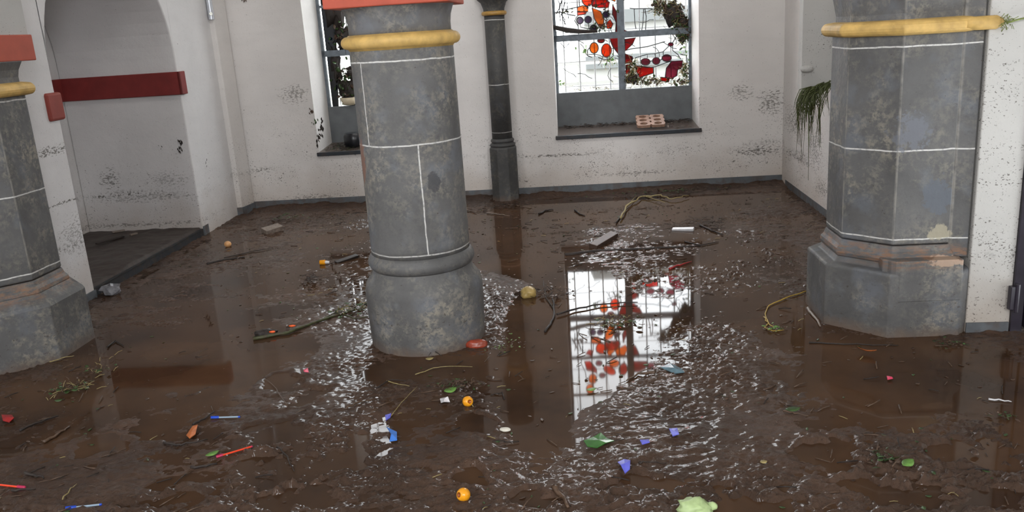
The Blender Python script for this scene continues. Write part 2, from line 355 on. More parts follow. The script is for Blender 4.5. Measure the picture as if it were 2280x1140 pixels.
# base boards
mb = MB()
for a, b in ((-2.82, 2.93),):
    P = [WP(a, -.012), WP(b, -.012), WP(b, .01), WP(a, .01)]
    mb.add([(p.x, p.y, -.05) for p in P] + [(p.x, p.y, .095) for p in P], [(3, 2, 1, 0), (4, 5, 6, 7), (0, 1, 5, 4), (1, 2, 6, 5), (2, 3, 7, 6), (3, 0, 4, 7)])
struct(mb.build('baseboard_back', M['grey']))
mb = MB(); wallquad(mb, tuple(E0 + ld * .002), (-3.005, 8.93), -.05, .09, .012, -1); wallquad(mb, (-3.02, 8.93), (-2.87, 8.952), -.05, .09, .012, -1); wallquad(mb, (-2.872, 8.95), (-2.812, 9.2), -.05, .09, .012, -1)
wallquad(mb, tuple(S0 - ld * 1.2), tuple(S0), -.05, .06, .012, -1)
struct(mb.build('baseboard_left', M['grey']))
mb = MB(); wallquad(mb, (2.94, 9.0), (2.57, 5.1), -.05, .07, .012, -1); wallquad(mb, (2.445, 4.287), (2.66, 4.26), -.05, .055, .01, -1)
struct(mb.build('baseboard_right', M['grey']))
# ceiling and the nave behind the camera
mb = MB(); mb.box((0, 7, TOP + .1), (10, 5.6, .2)); mb.box((0, -.3, 7.1), (10.6, 10.6, .2)); mb.box((0, 4.8, 5.7), (10.6, .5, 2.8))
struct(mb.build('ceiling', M['ceil']))
mb = MB(); mb.box((0, -5.3, 3.5), (10.6, .3, 7.2)); mb.box((-5.2, -.3, 3.5), (.3, 10.3, 7.2)); mb.box((5.2, -.3, 3.5), (.3, 10.3, 7.2))
mb.box((-4.3, 4.95, 2), (1.9, .3, 4.8)); mb.box((4.0, 4.75, 2), (2.2, .3, 4.8))
struct(mb.build('wall_nave', M['ceil']))
mb = MB(); mb.box((0, -1.9, -.02), (10.4, 6.9, .04)); struct(mb.build('floor', M['navefloor']))
# red impost band of the recess: inner face plus the block wrapping the near jamb
mb = MB(); z0, z1 = 1.365, 1.575
recess_slab(mb, LEN - .03, LEN + .004, -.025, LTH + .0, z0, z1); recess_slab(mb, LEN - .03, LEN + .10, -.025, .0, z0, z1); recess_slab(mb, .05, LEN - .02, LTH - .03, LTH + .004, z0, z1)
tag(mb.build('impost_band', M['redband'], bevel=.006), 'dark red painted impost band across the far side of the left recess', 'impost')
mb = MB(); recess_slab(mb, -.135, .05, -.02, .1, z0 - .03, z1 - .045); recess_slab(mb, -.0, .05, .0, LTH, z0 - .03, z1 - .045)
tag(mb.build('impost_block', simple('dull_red_paint', (.27, .048, .035), .7, .12, 9), bevel=.018), 'small red painted impost block on the near edge of the left recess', 'impost')

# ---------------------------------------------------------------- door at the right edge
mb = MB(); wallquad(mb, (2.665, 4.245), (2.72, 4.23), -.05, 2.4, .1)
fr = struct(mb.build('door_1', M['door'], bevel=.004))
mb = MB(); wallquad(mb, (2.722, 4.215), (3.6, 4.02), .03, 2.35, .045); dl = mb.build('door_leaf', M['door'], fr)
mb = MB(); mb.box((2.655, 4.235, .20), (.035, .03, .13)); mb.tube([(2.672, 4.222, .12), (2.672, 4.222, .28)], .013, 10); mb.build('hinge', M['door'], dl, bevel=.003)

# ---------------------------------------------------------------- columns
YAW = math.atan(.082)
def square_prof(mb, hw, z0, z1, c=(0, 0)):
    R = Matrix.Rotation(-YAW, 3, 'Z'); mb.box((c[0], c[1], (z0 + z1) / 2), (2 * hw, 2 * hw, z1 - z0), R)
def ringprof(R, z, hr, hz, n=10):
    return [(R + hr * math.cos(a), z + hz * math.sin(a)) for a in [-PI / 2 + PI * k / n for k in range(n + 1)]]
# central round column
cc = Vector((-.532, 4.79, 0))
MS = stone('stone_central', (1.632, 1.188, .572), ((-PI / 2 - .80, 1.188, 1.632), (-PI / 2 + .24, .572, 1.188)), spots=[((-.265, -.1, 1.10), .055, .13, (.22, .11, .075)), ((.14, -.26, .98), .04, .06, (.05, .052, .058))])
root = empty('column', cc, 'round grey stone column with yellow ring and red cap, in the middle of the picture', 'column', None)
MB().lathe([(.335, -.06), (.34, .05), (.346, .2), (.347, .325), (.338, .37), (.32, .395), (.296, .43), (.288, .458)], 72).build('plinth', MS, root, 'auto')
MB().lathe([(.286, .455), (.302, .47), (.312, .49), (.310, .515), (.298, .535), (.288, .55)], 72).build('base_torus', MS, root, True)
sh = []
for k in range(25): sh.append((.288 - .003 * k / 24, .548 + (1.712 - .548) * k / 24))
MB().lathe(sh, 72).build('shaft', MS, root, True)
MB().lathe([(.284, 1.69)] + ringprof(.292, 1.735, .036, .034) + [(.284, 1.775)], 72).build('neck_ring', M['yellow'], root, True)
MB().lathe([(.280, 1.76), (.280, 1.82), (.285, 1.86), (.300, 1.905), (.31, 1.915)], 72).build('capital', MS, root, True)
mb = MB(); square_prof(mb, .325, 1.912, 2.12); mb.build('cap_slab', M['red'], root, bevel=.006)
mb = MB(); square_prof(mb, .30, 2.12, TOP); mb.build('impost_pier', M['wall'], root)

def octagon_column(c, label, mat, plinth_mb, ringz, cap=.16, name='column'):
    root = empty(name, c, label, 'column'); RO = -PI / 2 - YAW + PI / 8
    k = 1 / math.cos(PI / 8)
    plinth_mb.build('plinth', mat, root, bevel=.008)
    MB().lathe([(.365 * k, .39), (.380 * k, .40), (.386 * k, .42), (.382 * k, .44), (.366 * k, .46), (.356 * k, .49)], 8, RO).build('base_torus', mat, root, bevel=.004)
    MB().lathe([(.356 * k, .495), (.356 * k, ringz - .01)], 8, RO).build('shaft', mat, root, bevel=.01)
    MB().lathe([(.35 * k, ringz - .04)] + ringprof(.378 * k, ringz, .036 * k, .036, 8) + [(.35 * k, ringz + .04)], 8, RO).build('neck_ring', M['yellow'], root, bevel=.006)
    if cap > .2: MB().tube([(.10, -.395, ringz), (.16, -.40, ringz), (.235, -.435, ringz), (.262, -.43, ringz)], [.030, .034, .034, .022], 12).build('neck_ring_end', M['yellow'], root, True)
    MB().lathe([(.342 * k, ringz + .02), (.342 * k, ringz + .07), (.35 * k, ringz + .11), (.375 * k, ringz + cap)], 8, RO).build('capital', mat, root, bevel=.006)
    mb = MB(); square_prof(mb, .345, ringz + cap - .002, ringz + cap + .15); mb.build('cap_slab', M['red'], root, bevel=.006)
    mb = MB(); square_prof(mb, .33, ringz + cap + .15, TOP); mb.build('impost_pier', M['walldimmed'], root)
    return root
kk = 1 / math.cos(PI / 8); RO = -PI / 2 - YAW + PI / 8
MR = stone('stone_right', (1.54, 1.005, .525), spots=[((.06, -.375, .56), .07, .04, (.36, .33, .24)), ((.07, -.44, .42), .09, .03, (.42, .30, .22)), ((-.1, -.3, 1.1), .1, .12, (.14, .15, .175)), ((.04, -.37, .75), .08, .1, (.10, .115, .14))], rust=True, dark=.9, edges=True)
pm = MB().lathe([(.45 * kk, -.06), (.45 * kk, .352), (.442 * kk, .362), (.39 * kk, .366), (.36 * kk, .41)], 8, RO)
# raised front block of the plinth, flush with the torus, rounded at its left end
R3 = Matrix.Rotation(-YAW, 4, 'Z')
pl = [(.188, -.452), (.188, -.2), (-.2, -.2), (-.21, -.39)] + [(-.19 + .06 * (1 - math.cos(a)) , -.39 - .062 * math.sin(a)) for a in (.3, .7, 1.1, 1.5)]
pm.prism(pl, .23, R3 @ Matrix.Translation((0, 0, .2)))
pm.prism([(.112, -.366), (.203, -.398), (.208, -.1), (.1, -.1)], 1.42, Matrix.Translation((0, 0, .42)))
colr = octagon_column(Vector((2.235, 4.71, 0)), 'grey octagonal stone column with yellow ring, on the right against the white pier wall', MR, pm, 1.635, .24)
ML = stone('stone_left', (1.54, 1.0, .535), rust=True, dark=.9, edges=True)
pm = MB().lathe([(.455 * kk, -.06), (.455 * kk, .34), (.445 * kk, .36), (.395 * kk, .395), (.375 * kk, .43)], 8, RO)
coll = octagon_column(Vector((-3.20, 5.02, 0)), 'grey octagonal stone column with red cap slab, cut by the left picture edge', ML, pm, 1.60)

# slender wall shaft between the windows
tc = Vector((-.02, 8.885, 0)); MT = stone('stone_slender', (1.215, .725, 1.86), dark=.5)
root = empty('wall_shaft', tc, 'slender dark grey wall shaft on a polygonal base between the two windows', 'column')
MB().lathe([(.15, -.06), (.15, .56), (.135, .575)], 8, RO).build('plinth', MT, root, bevel=.006)
MB().lathe([(.12, .57)] + ringprof(.118, .59, .018, .018, 6) + ringprof(.108, .635, .016, .02, 6) + [(.106, .66)], 32).build('base_torus', MT, root, True)
MB().lathe([(.107, .65), (.103, 1.91)], 32).build('shaft', MT, root, True)
MB().lathe(ringprof(.108, 1.925, .022, .022, 8), 32).build('neck_ring', simple('brass_ring', (.42, .24, .06), .4, .2, 30), root, True)
MB().lathe([(.106, 1.935), (.108, 1.97), (.13, 2.03), (.165, 2.06), (.17, 2.10), (.15, 2.13), (.15, 2.6)], 32).build('capital', MT, root, 'auto')

# ---------------------------------------------------------------- windows
def wslab(mb, s0, s1, z0, z1, d0, d1):
    P = [WP(s0, d0), WP(s1, d0), WP(s1, d1), WP(s0, d1)]
    mb.add([(p.x, p.y, z0) for p in P] + [(p.x, p.y, z1) for p in P], [(3, 2, 1, 0), (4, 5, 6, 7), (0, 1, 5, 4), (1, 2, 6, 5), (2, 3, 7, 6), (3, 0, 4, 7)])
GD = .555      # depth of the glazing plane
GA, GB = WP(0, GD), WP(1, GD)
def wuv(px, py): q = onplane(px, py, GA, GB); return (q.x, q.z)            # seen directly
def rfl(px, py):                                                        # seen mirrored in the water
    g = gnd(px, py); d = ray(px, py); d.z = -d.z; nx, ny = GB[1] - GA[1], -(GB[0] - GA[0])
    t = (nx * (GA[0] - g.x) + ny * (GA[1] - g.y)) / (nx * d.x + ny * d.y); q = g + d * t; return (q.x, q.z + .10)
def GP(u, v, d=0.0):   # u is world x on the glazing plane
    y = GA.y + (GB.y - GA.y) * (u - GA.x) / (GB.x - GA.x); return Vector((u, y, v)) + BN * d
GM = Matrix(((BD.x, 0, BN.x, 0), (BD.y, 0, BN.y, 0), (0, 1, 0, 0), (0, 0, 0, 1)))
def window(k, pt):
    a, b, sz = WIN[k]
    mb = MB(); wslab(mb, a - .02, b + .02, sz - .04, sz, -.03, DEEP)
    # sloping muddy top of the sill
    root = struct(mb.build('window_%d' % k, M['slate'], bevel=.004))
    mb = MB(); p = [WP(a + .0, .0), WP(b - .0, .0), WP(b, .54), WP(a, .54)]
    mb.add([(p[0].x, p[0].y, sz + .001), (p[1].x, p[1].y, sz + .001), (p[2].x, p[2].y, sz + .035), (p[3].x, p[3].y, sz + .035)] + [(q.x, q.y, sz - .005) for q in p], [(0, 1, 2, 3), (7, 6, 5, 4), (0, 4, 5, 1), (1, 5, 6, 2), (2, 6, 7, 3), (3, 7, 4, 0)])
    mb.build('sill_mud', M['sill_top'], root)
    mb = MB(); wslab(mb, a, b, sz, pt, .53, .60); mb.build('lower_panel', M['panel'], root, bevel=.004)
    return root
w1 = window(1, 1.04); w2 = window(2, 1.04)
zt = 1.625; zb2 = 2.13; zb3 = 2.62
um = 1.335
def bars(root, a, b, ubar):
    mb = MB(); wslab(mb, a, a + .03, 1.04, WTOP, .54, .585); wslab(mb, b - .03, b, 1.04, WTOP, .54, .585); fm = mb.build('frame', M['iron'], root)
    mb = MB(); wslab(mb, ubar - .036, ubar + .036, 1.04, WTOP, .535, .585); mb.build('mullion', M['iron'], fm)
    mb = MB(); wslab(mb, a, b, zt - .034, zt + .034, .54, .58); mb.build('transom', M['iron'], fm)
    for z in (zb2, zb3, 3.1):
        mb = MB(); wslab(mb, a, b, z - .016, z + .016, .545, .575); mb.build('glazing_bar', M['iron'], fm)
bars(w2, WIN[2][0], WIN[2][1], um - .04); bars(w1, WIN[1][0], WIN[1][1], -1.30)
# protective wire grid outside each window
for k, rt in ((1, w1), (2, w2)):
    a, b = WIN[k][0] + .05, WIN[k][1] + .05; mb = MB()
    u = a + .1
    while u < b: mb.tube([GP(u, .95, .16), GP(u, WTOP, .16)], .0075, 6); u += .168
    for v in (1.09, 1.36, 1.68, 2.0, 2.35, 2.7, 3.05): mb.tube([GP(a, v, .165), GP(b, v, .165)], .0045, 5)
    mb.build('wire_grid', M['rod'], rt)

# stained glass pieces: each one is a piece of glass in a lead rim
leadmb = MB()
pieces = []
def gpiece(pts, col, u0=None):
    pts = [Vector((p[0], p[1])) for p in pts]
    n = len(pts); nm = {'frost': 'glass_piece'}.get(col, 'glass_piece')
    P3 = [GP(p.x, p.y, 0) for p in pts]; c = sum(P3, Vector()) / n
    mb = MB(); mb.add([p - c for p in P3] + [p - c + BN * .004 for p in P3], [tuple(range(n - 1, -1, -1)), tuple(range(n, 2 * n))] + [(i, (i + 1) % n, (i + 1) % n + n, i + n) for i in range(n)])
    o = mb.build(nm, GL[col], w2); o.location = c; o['label'] = {'orange': 'orange', 'redo': 'red orange', 'red': 'red', 'crimson': 'crimson', 'purple': 'purple', 'mauve': 'mauve', 'frost': 'clear', 'blue': 'dark blue'}[col] + ' glass piece'
    leadmb.tube(P3, .0058, 5, True); pieces.append(c)
def ell(f, cx, cy, rx, ry, rot=0, n=14, sc=3.562, ox=1200, oy=0):
    r = math.radians(rot); out = []
    for k in range(n):
        a = 2 * PI * k / n; x = rx * math.cos(a); y = ry * math.sin(a)
        out.append(f(ox + (cx + x * math.cos(r) - y * math.sin(r)) / sc, oy + (cy + x * math.sin(r) + y * math.cos(r)) / sc))
    return out
def pol(f, pts, sc=3.562, ox=1200, oy=0): return [f(ox + x / sc, oy + y / sc) for x, y in pts]
for a in [((325, 162, 27, 27), 'purple'), ((390, 155, 28, 28), 'purple'), ((438, 218, 22, 22), 'purple'), ((532, 115, 27, 26), 'purple'),
          ((437, 380, 34, 43), 'orange'), ((535, 400, 40, 54), 'redo'), ((492, 322, 27, 18), 'crimson'),
          ((845, 490, 37, 27), 'mauve'), ((930, 483, 30, 28), 'mauve'), ((1013, 460, 38, 28), 'mauve'), ((1045, 352, 20, 14), 'mauve')]:
    gpiece(ell(wuv, *a[0]), a[1])
for a in [([(302, 60), (345, 45), (390, 55), (388, 92), (305, 92)], 'orange'), ([(302, 94), (380, 94), (370, 112), (305, 122)], 'redo'),
          ([(410, -30), (500, -30), (560, 20), (552, 58), (480, 62), (420, 50)], 'red'), ([(420, 62), (490, 90), (515, 150), (512, 200), (480, 215), (440, 150)], 'orange'),
          ([(535, 180), (565, 155), (587, 190), (572, 225), (540, 225)], 'redo'), ([(583, 30), (618, 100), (622, 262), (606, 262), (612, 180), (583, 110)], 'crimson'),
          ([(560, 300), (640, 300), (645, 450), (600, 388), (575, 345)], 'crimson'), ([(680, 312), (768, 300), (742, 350), (684, 405)], 'crimson'), ([(672, 235), (705, 250), (700, 275), (672, 275)], 'crimson'),
          ([(684, 425), (742, 450), (738, 495), (684, 505)], 'crimson'), ([(1010, 540), (1050, 485), (1140, 480), (1135, 530), (1100, 555), (1095, 600), (1050, 625), (1000, 615)], 'mauve'),
          ([(760, 520), (905, 535), (905, 580), (800, 615), (770, 560)], 'red'), ([(690, 515), (722, 510), (720, 580), (690, 588)], 'red'), ([(965, 612), (1040, 620), (1030, 650), (960, 640)], 'red')]:
    gpiece(pol(wuv, a[0]), a[1])
K = dict(sc=4.071, ox=1220, oy=590)
for a in [((480, 690, 48, 52), 'redo'), ((460, 822, 30, 24), 'mauve'), ((555, 885, 62, 34, 32), 'redo'), ((598, 822, 46, 34), 'orange'), ((680, 878, 36, 58, 8), 'red'),
          ((403, 962, 36, 44), 'orange'), ((380, 1055, 34, 42), 'orange'), ((490, 930, 28, 24), 'mauve'), ((935, 850, 42, 36), 'mauve'), ((510, 468, 28, 28), 'purple')]:
    gpiece(ell(rfl, *a[0], **K), a[1])
for a in [([(335, 740), (370, 700), (412, 705), (400, 752)], 'red'), ([(328, 802), (378, 802), (440, 875), (442, 905), (350, 885)], 'red'), ([(545, 640), (620, 640), (640, 680), (560, 750), (535, 740)], 'orange'),
          ([(640, 680), (700, 650), (725, 700), (690, 745), (620, 745), (600, 700)], 'orange'), ([(752, 640), (790, 660), (830, 745), (752, 748)], 'crimson'), ([(752, 800), (900, 800), (880, 880), (820, 905), (752, 900)], 'crimson')]:
    gpiece(pol(rfl, a[0], **K), a[1])
for a in [((1383, 910, 13, 11), 'orange'), ((1360, 904, 7, 4), 'orange'), ((1445, 946, 12, 6), 'red'), ((1375, 948, 14, 6), 'redo')]:
    gpiece(ell(rfl, *a[0], sc=1, ox=0, oy=0), a[1])
# loose lead lines joining the pieces
random.seed(21)
def leadline(pts, f=wuv, sc=3.562, ox=1200, oy=0, r=.0055): leadmb.tube([GP(*f(ox + x / sc, oy + y / sc), .002) for x, y in pts], r, 5)
for L in [[(205, 0), (195, 60), (180, 110), (195, 165), (215, 200)], [(180, 0), (160, 80), (170, 170)], [(140, 100), (160, 70), (165, 30), (150, 0)], [(115, 100), (180, 98), (230, 115), (290, 125)],
          [(325, 190), (330, 215), (420, 235)], [(352, 160), (362, 158)], [(390, 183), (400, 235)], [(532, 142), (545, 160)], [(512, 200), (535, 215)], [(300, 130), (285, 165), (310, 205)],
          [(470, 455), (520, 475), (560, 470), (590, 440), (590, 380), (565, 322)], [(437, 423), (445, 450)], [(400, 380), (385, 400), (385, 440), (420, 455)], [(620, 440), (640, 470), (600, 460)], [(540, 455), (543, 480), (530, 520)],
          [(790, 520), (860, 535), (920, 530), (1000, 500), (1050, 485)], [(883, 485), (900, 483)], [(960, 480), (978, 465)], [(860, 460), (860, 430), (920, 425), (985, 410), (1035, 360)], [(925, 455), (920, 425)], [(985, 435), (985, 410)],
          [(1060, 365), (1060, 400), (1100, 430), (1125, 470)], [(1060, 340), (1090, 290)], [(1120, 430), (1170, 440), (1175, 500), (1150, 540)], [(760, 460), (860, 430)], [(690, 400), (720, 390), (860, 370), (1000, 330)],
          [(910, 535), (910, 620)], [(170, 340), (205, 380), (240, 345)], [(720, 66), (760, 70), (840, 68), (900, 70)], [(755, 70), (760, 180), (770, 230)], [(830, 68), (825, 180), (815, 240)], [(840, 68), (850, 130), (845, 260)]]:
    leadline(L)
for L in [[(300, 760), (300, 830), (335, 900), (345, 960)], [(410, 640), (410, 700)], [(430, 720), (520, 745), (540, 700)], [(440, 905), (440, 940), (490, 905)], [(640, 905), (640, 860), (680, 820)], [(690, 800), (690, 820)],
          [(340, 1000), (370, 1000)], [(340, 960), (370, 965)], [(240, 640), (310, 630), (400, 640)], [(310, 560), (310, 680)], [(275, 520), (280, 560), (250, 600)]]:
    leadline(L, rfl, 4.071, 1220, 590)
rr = random.Random(12)
for k in range(26):
    x0 = rr.uniform(130, 1180); y0 = rr.uniform(0, 660)
    if 600 < x0 < 700: continue
    a0 = rr.uniform(0, 6.3); pts = [(x0, y0)]
    for i in range(4): a0 += rr.uniform(-.7, .7); pts.append((min(1185, max(125, pts[-1][0] + 32 * math.cos(a0))), min(670, pts[-1][1] + 32 * math.sin(a0))))
    leadline(pts, r=.0038)
# lattice of upper clear leads
for k in range(7):
    u = .70 + k * .19
    leadmb.tube([GP(u + .02 * math.sin(v * 9 + k), v, .002) for v in np.linspace(zb2 + .02, 3.4, 10)], .0022, 5)
leadmb.build('lead_came', M['lead'], w2)

# ---------------------------------------------------------------- outside
mb = MB(); mb.box((0, 40, -.1), (90, 60, .1)); struct(mb.build('ground_outside', M['pavement']))
mb = MB(); mb.box((9, 22, 2.2), (14, 4, 4.4)); bl = mb.build('building', M['facade'])
tag(bl, 'pale building seen overexposed outside the right hand window', 'building')
for z in (.9, 1.9, 2.9, 3.9):
    mb = MB(); mb.box((9, 19.93, z), (14, .12, .28)); mb.build('facade_band', M['band'], bl)
mb = MB()
for x in np.arange(-.4, 4.4, .8): mb.box((x, 13.0, .60), (.04, .04, 1.2))
mb.box((2, 13, 1.2), (5, .05, .05)); mb.box((2, 13, .9), (5, .03, .05)); mb.box((2.0, 13.04, .45), (1.1, .02, .7))
tag(mb.build('railing', M['facade']), 'grey railing standing outside the right hand window', 'railing')

# ---------------------------------------------------------------- mud and flood water
PXF = FPX
def ellg(px, py, rx, ry):
    c = gnd(px, py); dep = math.sqrt(c.y ** 2 + EYE ** 2); y0 = gnd(px, py + ry).y; y1 = gnd(px, py - ry).y
    return c.x, (y0 + y1) / 2, rx * dep / PXF, abs(y1 - y0) / 2
# (px, py, rx, ry, level change, roughness change)
REG = [(1400, 460, 330, 34, -.016, -.9), (1150, 545, 110, 52, -.026, -.9), (1640, 520, 150, 40, -.002, .1), (1190, 820, 62, 175, -.034, -.9), (1255, 800, 40, 190, -.034, -.9),
       (1340, 690, 75, 78, -.03, -.9), (1350, 790, 70, 75, -.04, -.95), (1475, 690, 85, 60, -.012, -.05), (1315, 860, 36, 36, -.03, -.8), (2060, 850, 330, 80, -.018, -.8), (2190, 880, 80, 130, -.02, -.5), (1700, 700, 120, 60, -.010, -.5),
       (520, 640, 330, 110, -.005, -.45), (330, 860, 170, 36, -.016, -.8), (450, 780, 220, 60, -.012, -.6), (960, 820, 150, 24, -.014, -.7), (120, 950, 220, 120, -.004, -.5), (330, 1000, 220, 110, -.003, -.4), (700, 820, 150, 70, -.006, -.3), (960, 950, 220, 60, -.003, -.35), (1860, 940, 260, 40, -.006, -.5),
       (1440, 585, 330, 46, -.006, .5), (1560, 500, 110, 28, -.006, .5), (780, 540, 110, 60, -.007, .4), (780, 650, 90, 60, -.003, .4), (1700, 600, 130, 60, -.006, .5), (1130, 700, 110, 80, .008, .3),
       (1490, 880, 150, 46, .02, .0), (1330, 935, 110, 36, .022, .0), (770, 800, 70, 90, .012, .4), (770, 920, 70, 60, .012, .3), (1600, 780, 130, 110, .003, .4), (1080, 430, 160, 26, .012, .3), (700, 455, 260, 22, .012, .0), (1500, 1000, 260, 60, .012, -.2), (620, 960, 110, 110, .006, .2), (1600, 420, 260, 12, .018, -.2)]
REG = [(*ellg(*r[:4]), r[4], r[5]) for r in REG]
# footprints: px, py, half length px, half width px, angle, depth
FOOT = [(765, 1030, 85, 34, -8, .045), (600, 1050, 70, 40, 25, .03), (560, 1035, 48, 22, 30, .03), (610, 975, 48, 30, 10, .025), (1460, 1083, 95, 24, -5, .045), (1160, 1112, 55, 20, 0, .04), (1690, 1112, 100, 26, 4, .045), (1860, 1015, 95, 26, 0, .035), (1950, 1082, 90, 28, 8, .04), (2175, 1015, 75, 26, 10, .035),
        (1050, 1058, 28, 18, 0, .05), (365, 1085, 50, 20, -25, .03), (345, 950, 45, 20, -20, .022), (690, 885, 50, 24, 0, .022), (640, 855, 40, 18, 0, .02), (2200, 1110, 90, 30, -6, .04), (380, 1125, 60, 22, -5, .03), (660, 1115, 70, 30, 20, .032), (350, 860, 75, 16, -10, .02), (445, 842, 55, 14, -8, .02), (1420, 1065, 40, 16, 0, .03), (1060, 940, 45, 16, 0, .02), (215, 995, 45, 18, -15, .02)]
def smooth_noise(x, y, sc, seed):   # tiled-free value noise by hashed lattice
    xs = x * sc; ys = y * sc; xi = np.floor(xs).astype(np.int64); yi = np.floor(ys).astype(np.int64); fx = xs - xi; fy = ys - yi
    fx = fx * fx * (3 - 2 * fx); fy = fy * fy * (3 - 2 * fy)
    def h(a, b):
        n = (a * 374761393 + b * 668265263 + seed * 974634777) & 0x7fffffff; n = ((n ^ (n >> 13)) * 1274126177) & 0x7fffffff; n = n ^ (n >> 16)
        return (n & 0xffff) / 65535.0
    return (h(xi, yi) * (1 - fx) + h(xi + 1, yi) * fx) * (1 - fy) + (h(xi, yi + 1) * (1 - fx) + h(xi + 1, yi + 1) * fx) * fy - .5
def fbm(x, y, sc, oc, seed, g=.55):
    a = 1.0; t = 0
    ca, sa = math.cos(.5), math.sin(.5)
    for k in range(oc):
        t = t + a * smooth_noise(x, y, sc, seed + k * 7); x, y = x * ca - y * sa + 3.7, x * sa + y * ca + 1.3; sc *= 2.03; a *= g
    return t
def mud_height(x, y):
    lev = .004 + np.zeros_like(x); rg = np.ones_like(x); lf = np.ones_like(x)
    for cx, cy, rx, ry, dl, dr in REG:
        wob = 1 + .55 * fbm(x, y, 3.0, 3, 91)
        q = np.exp(-(((x - cx) / rx) ** 2 + ((y - cy) / ry) ** 2) ** 1.5 * wob * .9)
        lev += dl * q; rg += dr * q; lf += (dr if dr < 0 else -dr * 1.6) * q
    lf = np.clip(lf, .06, 1.0); rg = np.clip(rg, .05, 1.7)
    near = np.clip((4.2 - y) / 1.6, 0, 1)
    big = fbm(x, y, 1.6, 3, 5) * .012
    lump = fbm(x * (1 + .0), y * 1.5, 7, 5, 11, .6) * (.014 + .010 * near)
    ridge = (np.abs(fbm(x * .8 + .25 * y, y * 1.3, 16, 4, 31, .6)) - .12) * -.022
    fine = fbm(x, y * 1.05, 26, 3, 47, .85) * .0095
    cl = np.clip(.75 + 1.6 * fbm(x, y, 2.1, 3, 63), .25, 1.6)
    z = lev + big * np.clip(lf + .3, 0, 1) + .007 * near + lf * (lump + ridge) * .8 + rg * fine * cl * (1 + .7 * near)
    fw1 = fbm(x, y, 6, 3, 111, .6) * 1.1; fw2 = fbm(x, y, 6, 3, 131, .6) * 1.1
    for px, py, hl, hw, an, dp in FOOT:
        cx, cy, rx, ry = ellg(px, py, hl, hw); a = math.radians(an); dx = x - cx; dy = y - cy
        dx = dx + fw1 * (rx + .03); dy = dy + fw2 * (rx + .03)
        u = (dx * math.cos(a) - dy * math.sin(a)) / rx; v = (dx * math.sin(a) + dy * math.cos(a)) / (ry * 1.0)
        r2 = u * u + v * v; wob = 1 + .5 * fbm(x, y, 9, 2, 77)
        z = z - dp * .75 * np.exp(-(r2 ** 2) * 1.1 * wob) + .007 * (1 + 2 * fw1) * np.exp(-((np.sqrt(r2) - 1.3) / .3) ** 2)
    # banked up along the walls
    z = z + .03 * np.exp(-((8.99 - .082 * x - y) / .10) ** 2) * (1 + 1.2 * fbm(x, y, 4, 3, 19))
    return z
nx, ny = 760, 820; X0, X1, Y0, Y1 = -3.45, 3.25, 1.5, 9.3
gx = np.linspace(X0, X1, nx); t = np.linspace(0, 1, ny); gy = Y0 + (Y1 - Y0) * (t * .72 + .28 * t ** 2)
XX, YY = np.meshgrid(gx, gy); ZZ = mud_height(XX, YY)
def zat(x, y):
    j = min(nx - 1, max(0, int(round((x - X0) / (X1 - X0) * (nx - 1))))); i = min(ny - 1, max(0, int(np.searchsorted(gy, y)))); return max(float(ZZ[i, j]), 0.0)
def inroom(x, y):
    return (y < 8.99 - .082 * x + .03) & (x > -3.165 + (y - 6.12) * .0855 - .03) & ((x < 2.56 + (y - 5.0) * .0917 + .03) | (y < 5.0))
def gridmesh(name, XX, YY, ZZ, mat, clip=False):
    n_y, n_x = XX.shape; me = bpy.data.meshes.new(name); co = np.stack([XX, YY, ZZ], -1).reshape(-1, 3).astype(np.float32)
    i = np.arange(n_x * n_y).reshape(n_y, n_x); q = np.stack([i[:-1, :-1], i[:-1, 1:], i[1:, 1:], i[1:, :-1]], -1)
    if clip: k = inroom(XX, YY); k = k[:-1, :-1] & k[1:, 1:]; q = q[k]
    q = q.reshape(-1); nf = len(q) // 4; me.vertices.add(len(co)); me.vertices.foreach_set('co', co.ravel()); me.loops.add(nf * 4); me.loops.foreach_set('vertex_index', q.astype(np.int32))
    me.polygons.add(nf); me.polygons.foreach_set('loop_start', np.arange(0, nf * 4, 4, dtype=np.int32)); me.polygons.foreach_set('loop_total', np.full(nf, 4, dtype=np.int32))
    me.polygons.foreach_set('use_smooth', np.ones(nf, dtype=bool)); me.update(calc_edges=True); me.materials.append(mat)
    o = bpy.data.objects.new(name, me); C.objects.link(o); return o
m = NT('wet_mud'); p = m.pos()
c = m.mix(m.ramp(m.noise(p, 2.2, 4), .35, .65), (.052, .031, .021), (.094, .056, .038)); c = m.mix(m.ramp(m.noise(p, 40, 4), .55, .7, 0, .6), c, (.035, .024, .018))
c = m.mix(m.ramp(m.noise(m.mapv(p, (1, 1, .2)), 120, 2), .66, .7, 0, .8), c, (.02, .015, .01))
h = m.math('ADD', m.noise(m.mapv(p, (1, 1.3, 1)), 60, 6, .75), m.math('MULTIPLY', m.noise(p, 190, 3, .6), .4))
m.bsdf(c, m.ramp(m.noise(p, 12, 3), .3, .7, .25, .5), m.bump(h, .85, .009), Coat_Weight=.55, Coat_Roughness=.035, Coat_IOR=1.33, Specular_IOR_Level=.1)
M['mud'] = m.m
m = NT('muddy_water'); p = m.pos()
c = m.mix(m.ramp(m.noise(p, 1.5, 4), .35, .65), (.036, .020, .012), (.08, .043, .023))
m.bsdf(c, .035, m.bump(m.noise(p, 3, 2), .05, .004), IOR=1.2)
M['water'] = m.m
tag(gridmesh('mud_layer', XX, YY, ZZ, M['mud'], True), 'wet brown flood mud with footprints covering the whole church floor', 'mud', None, 'stuff')
wx = np.linspace(X0, X1, 340); wy = np.linspace(Y0, Y1, 390); WX, WYY = np.meshgrid(wx, wy)
tag(gridmesh('flood_water', WX, WYY, np.zeros_like(WX), M['water'], True), 'still brown flood water standing in puddles over the church floor', 'water', None, 'stuff')
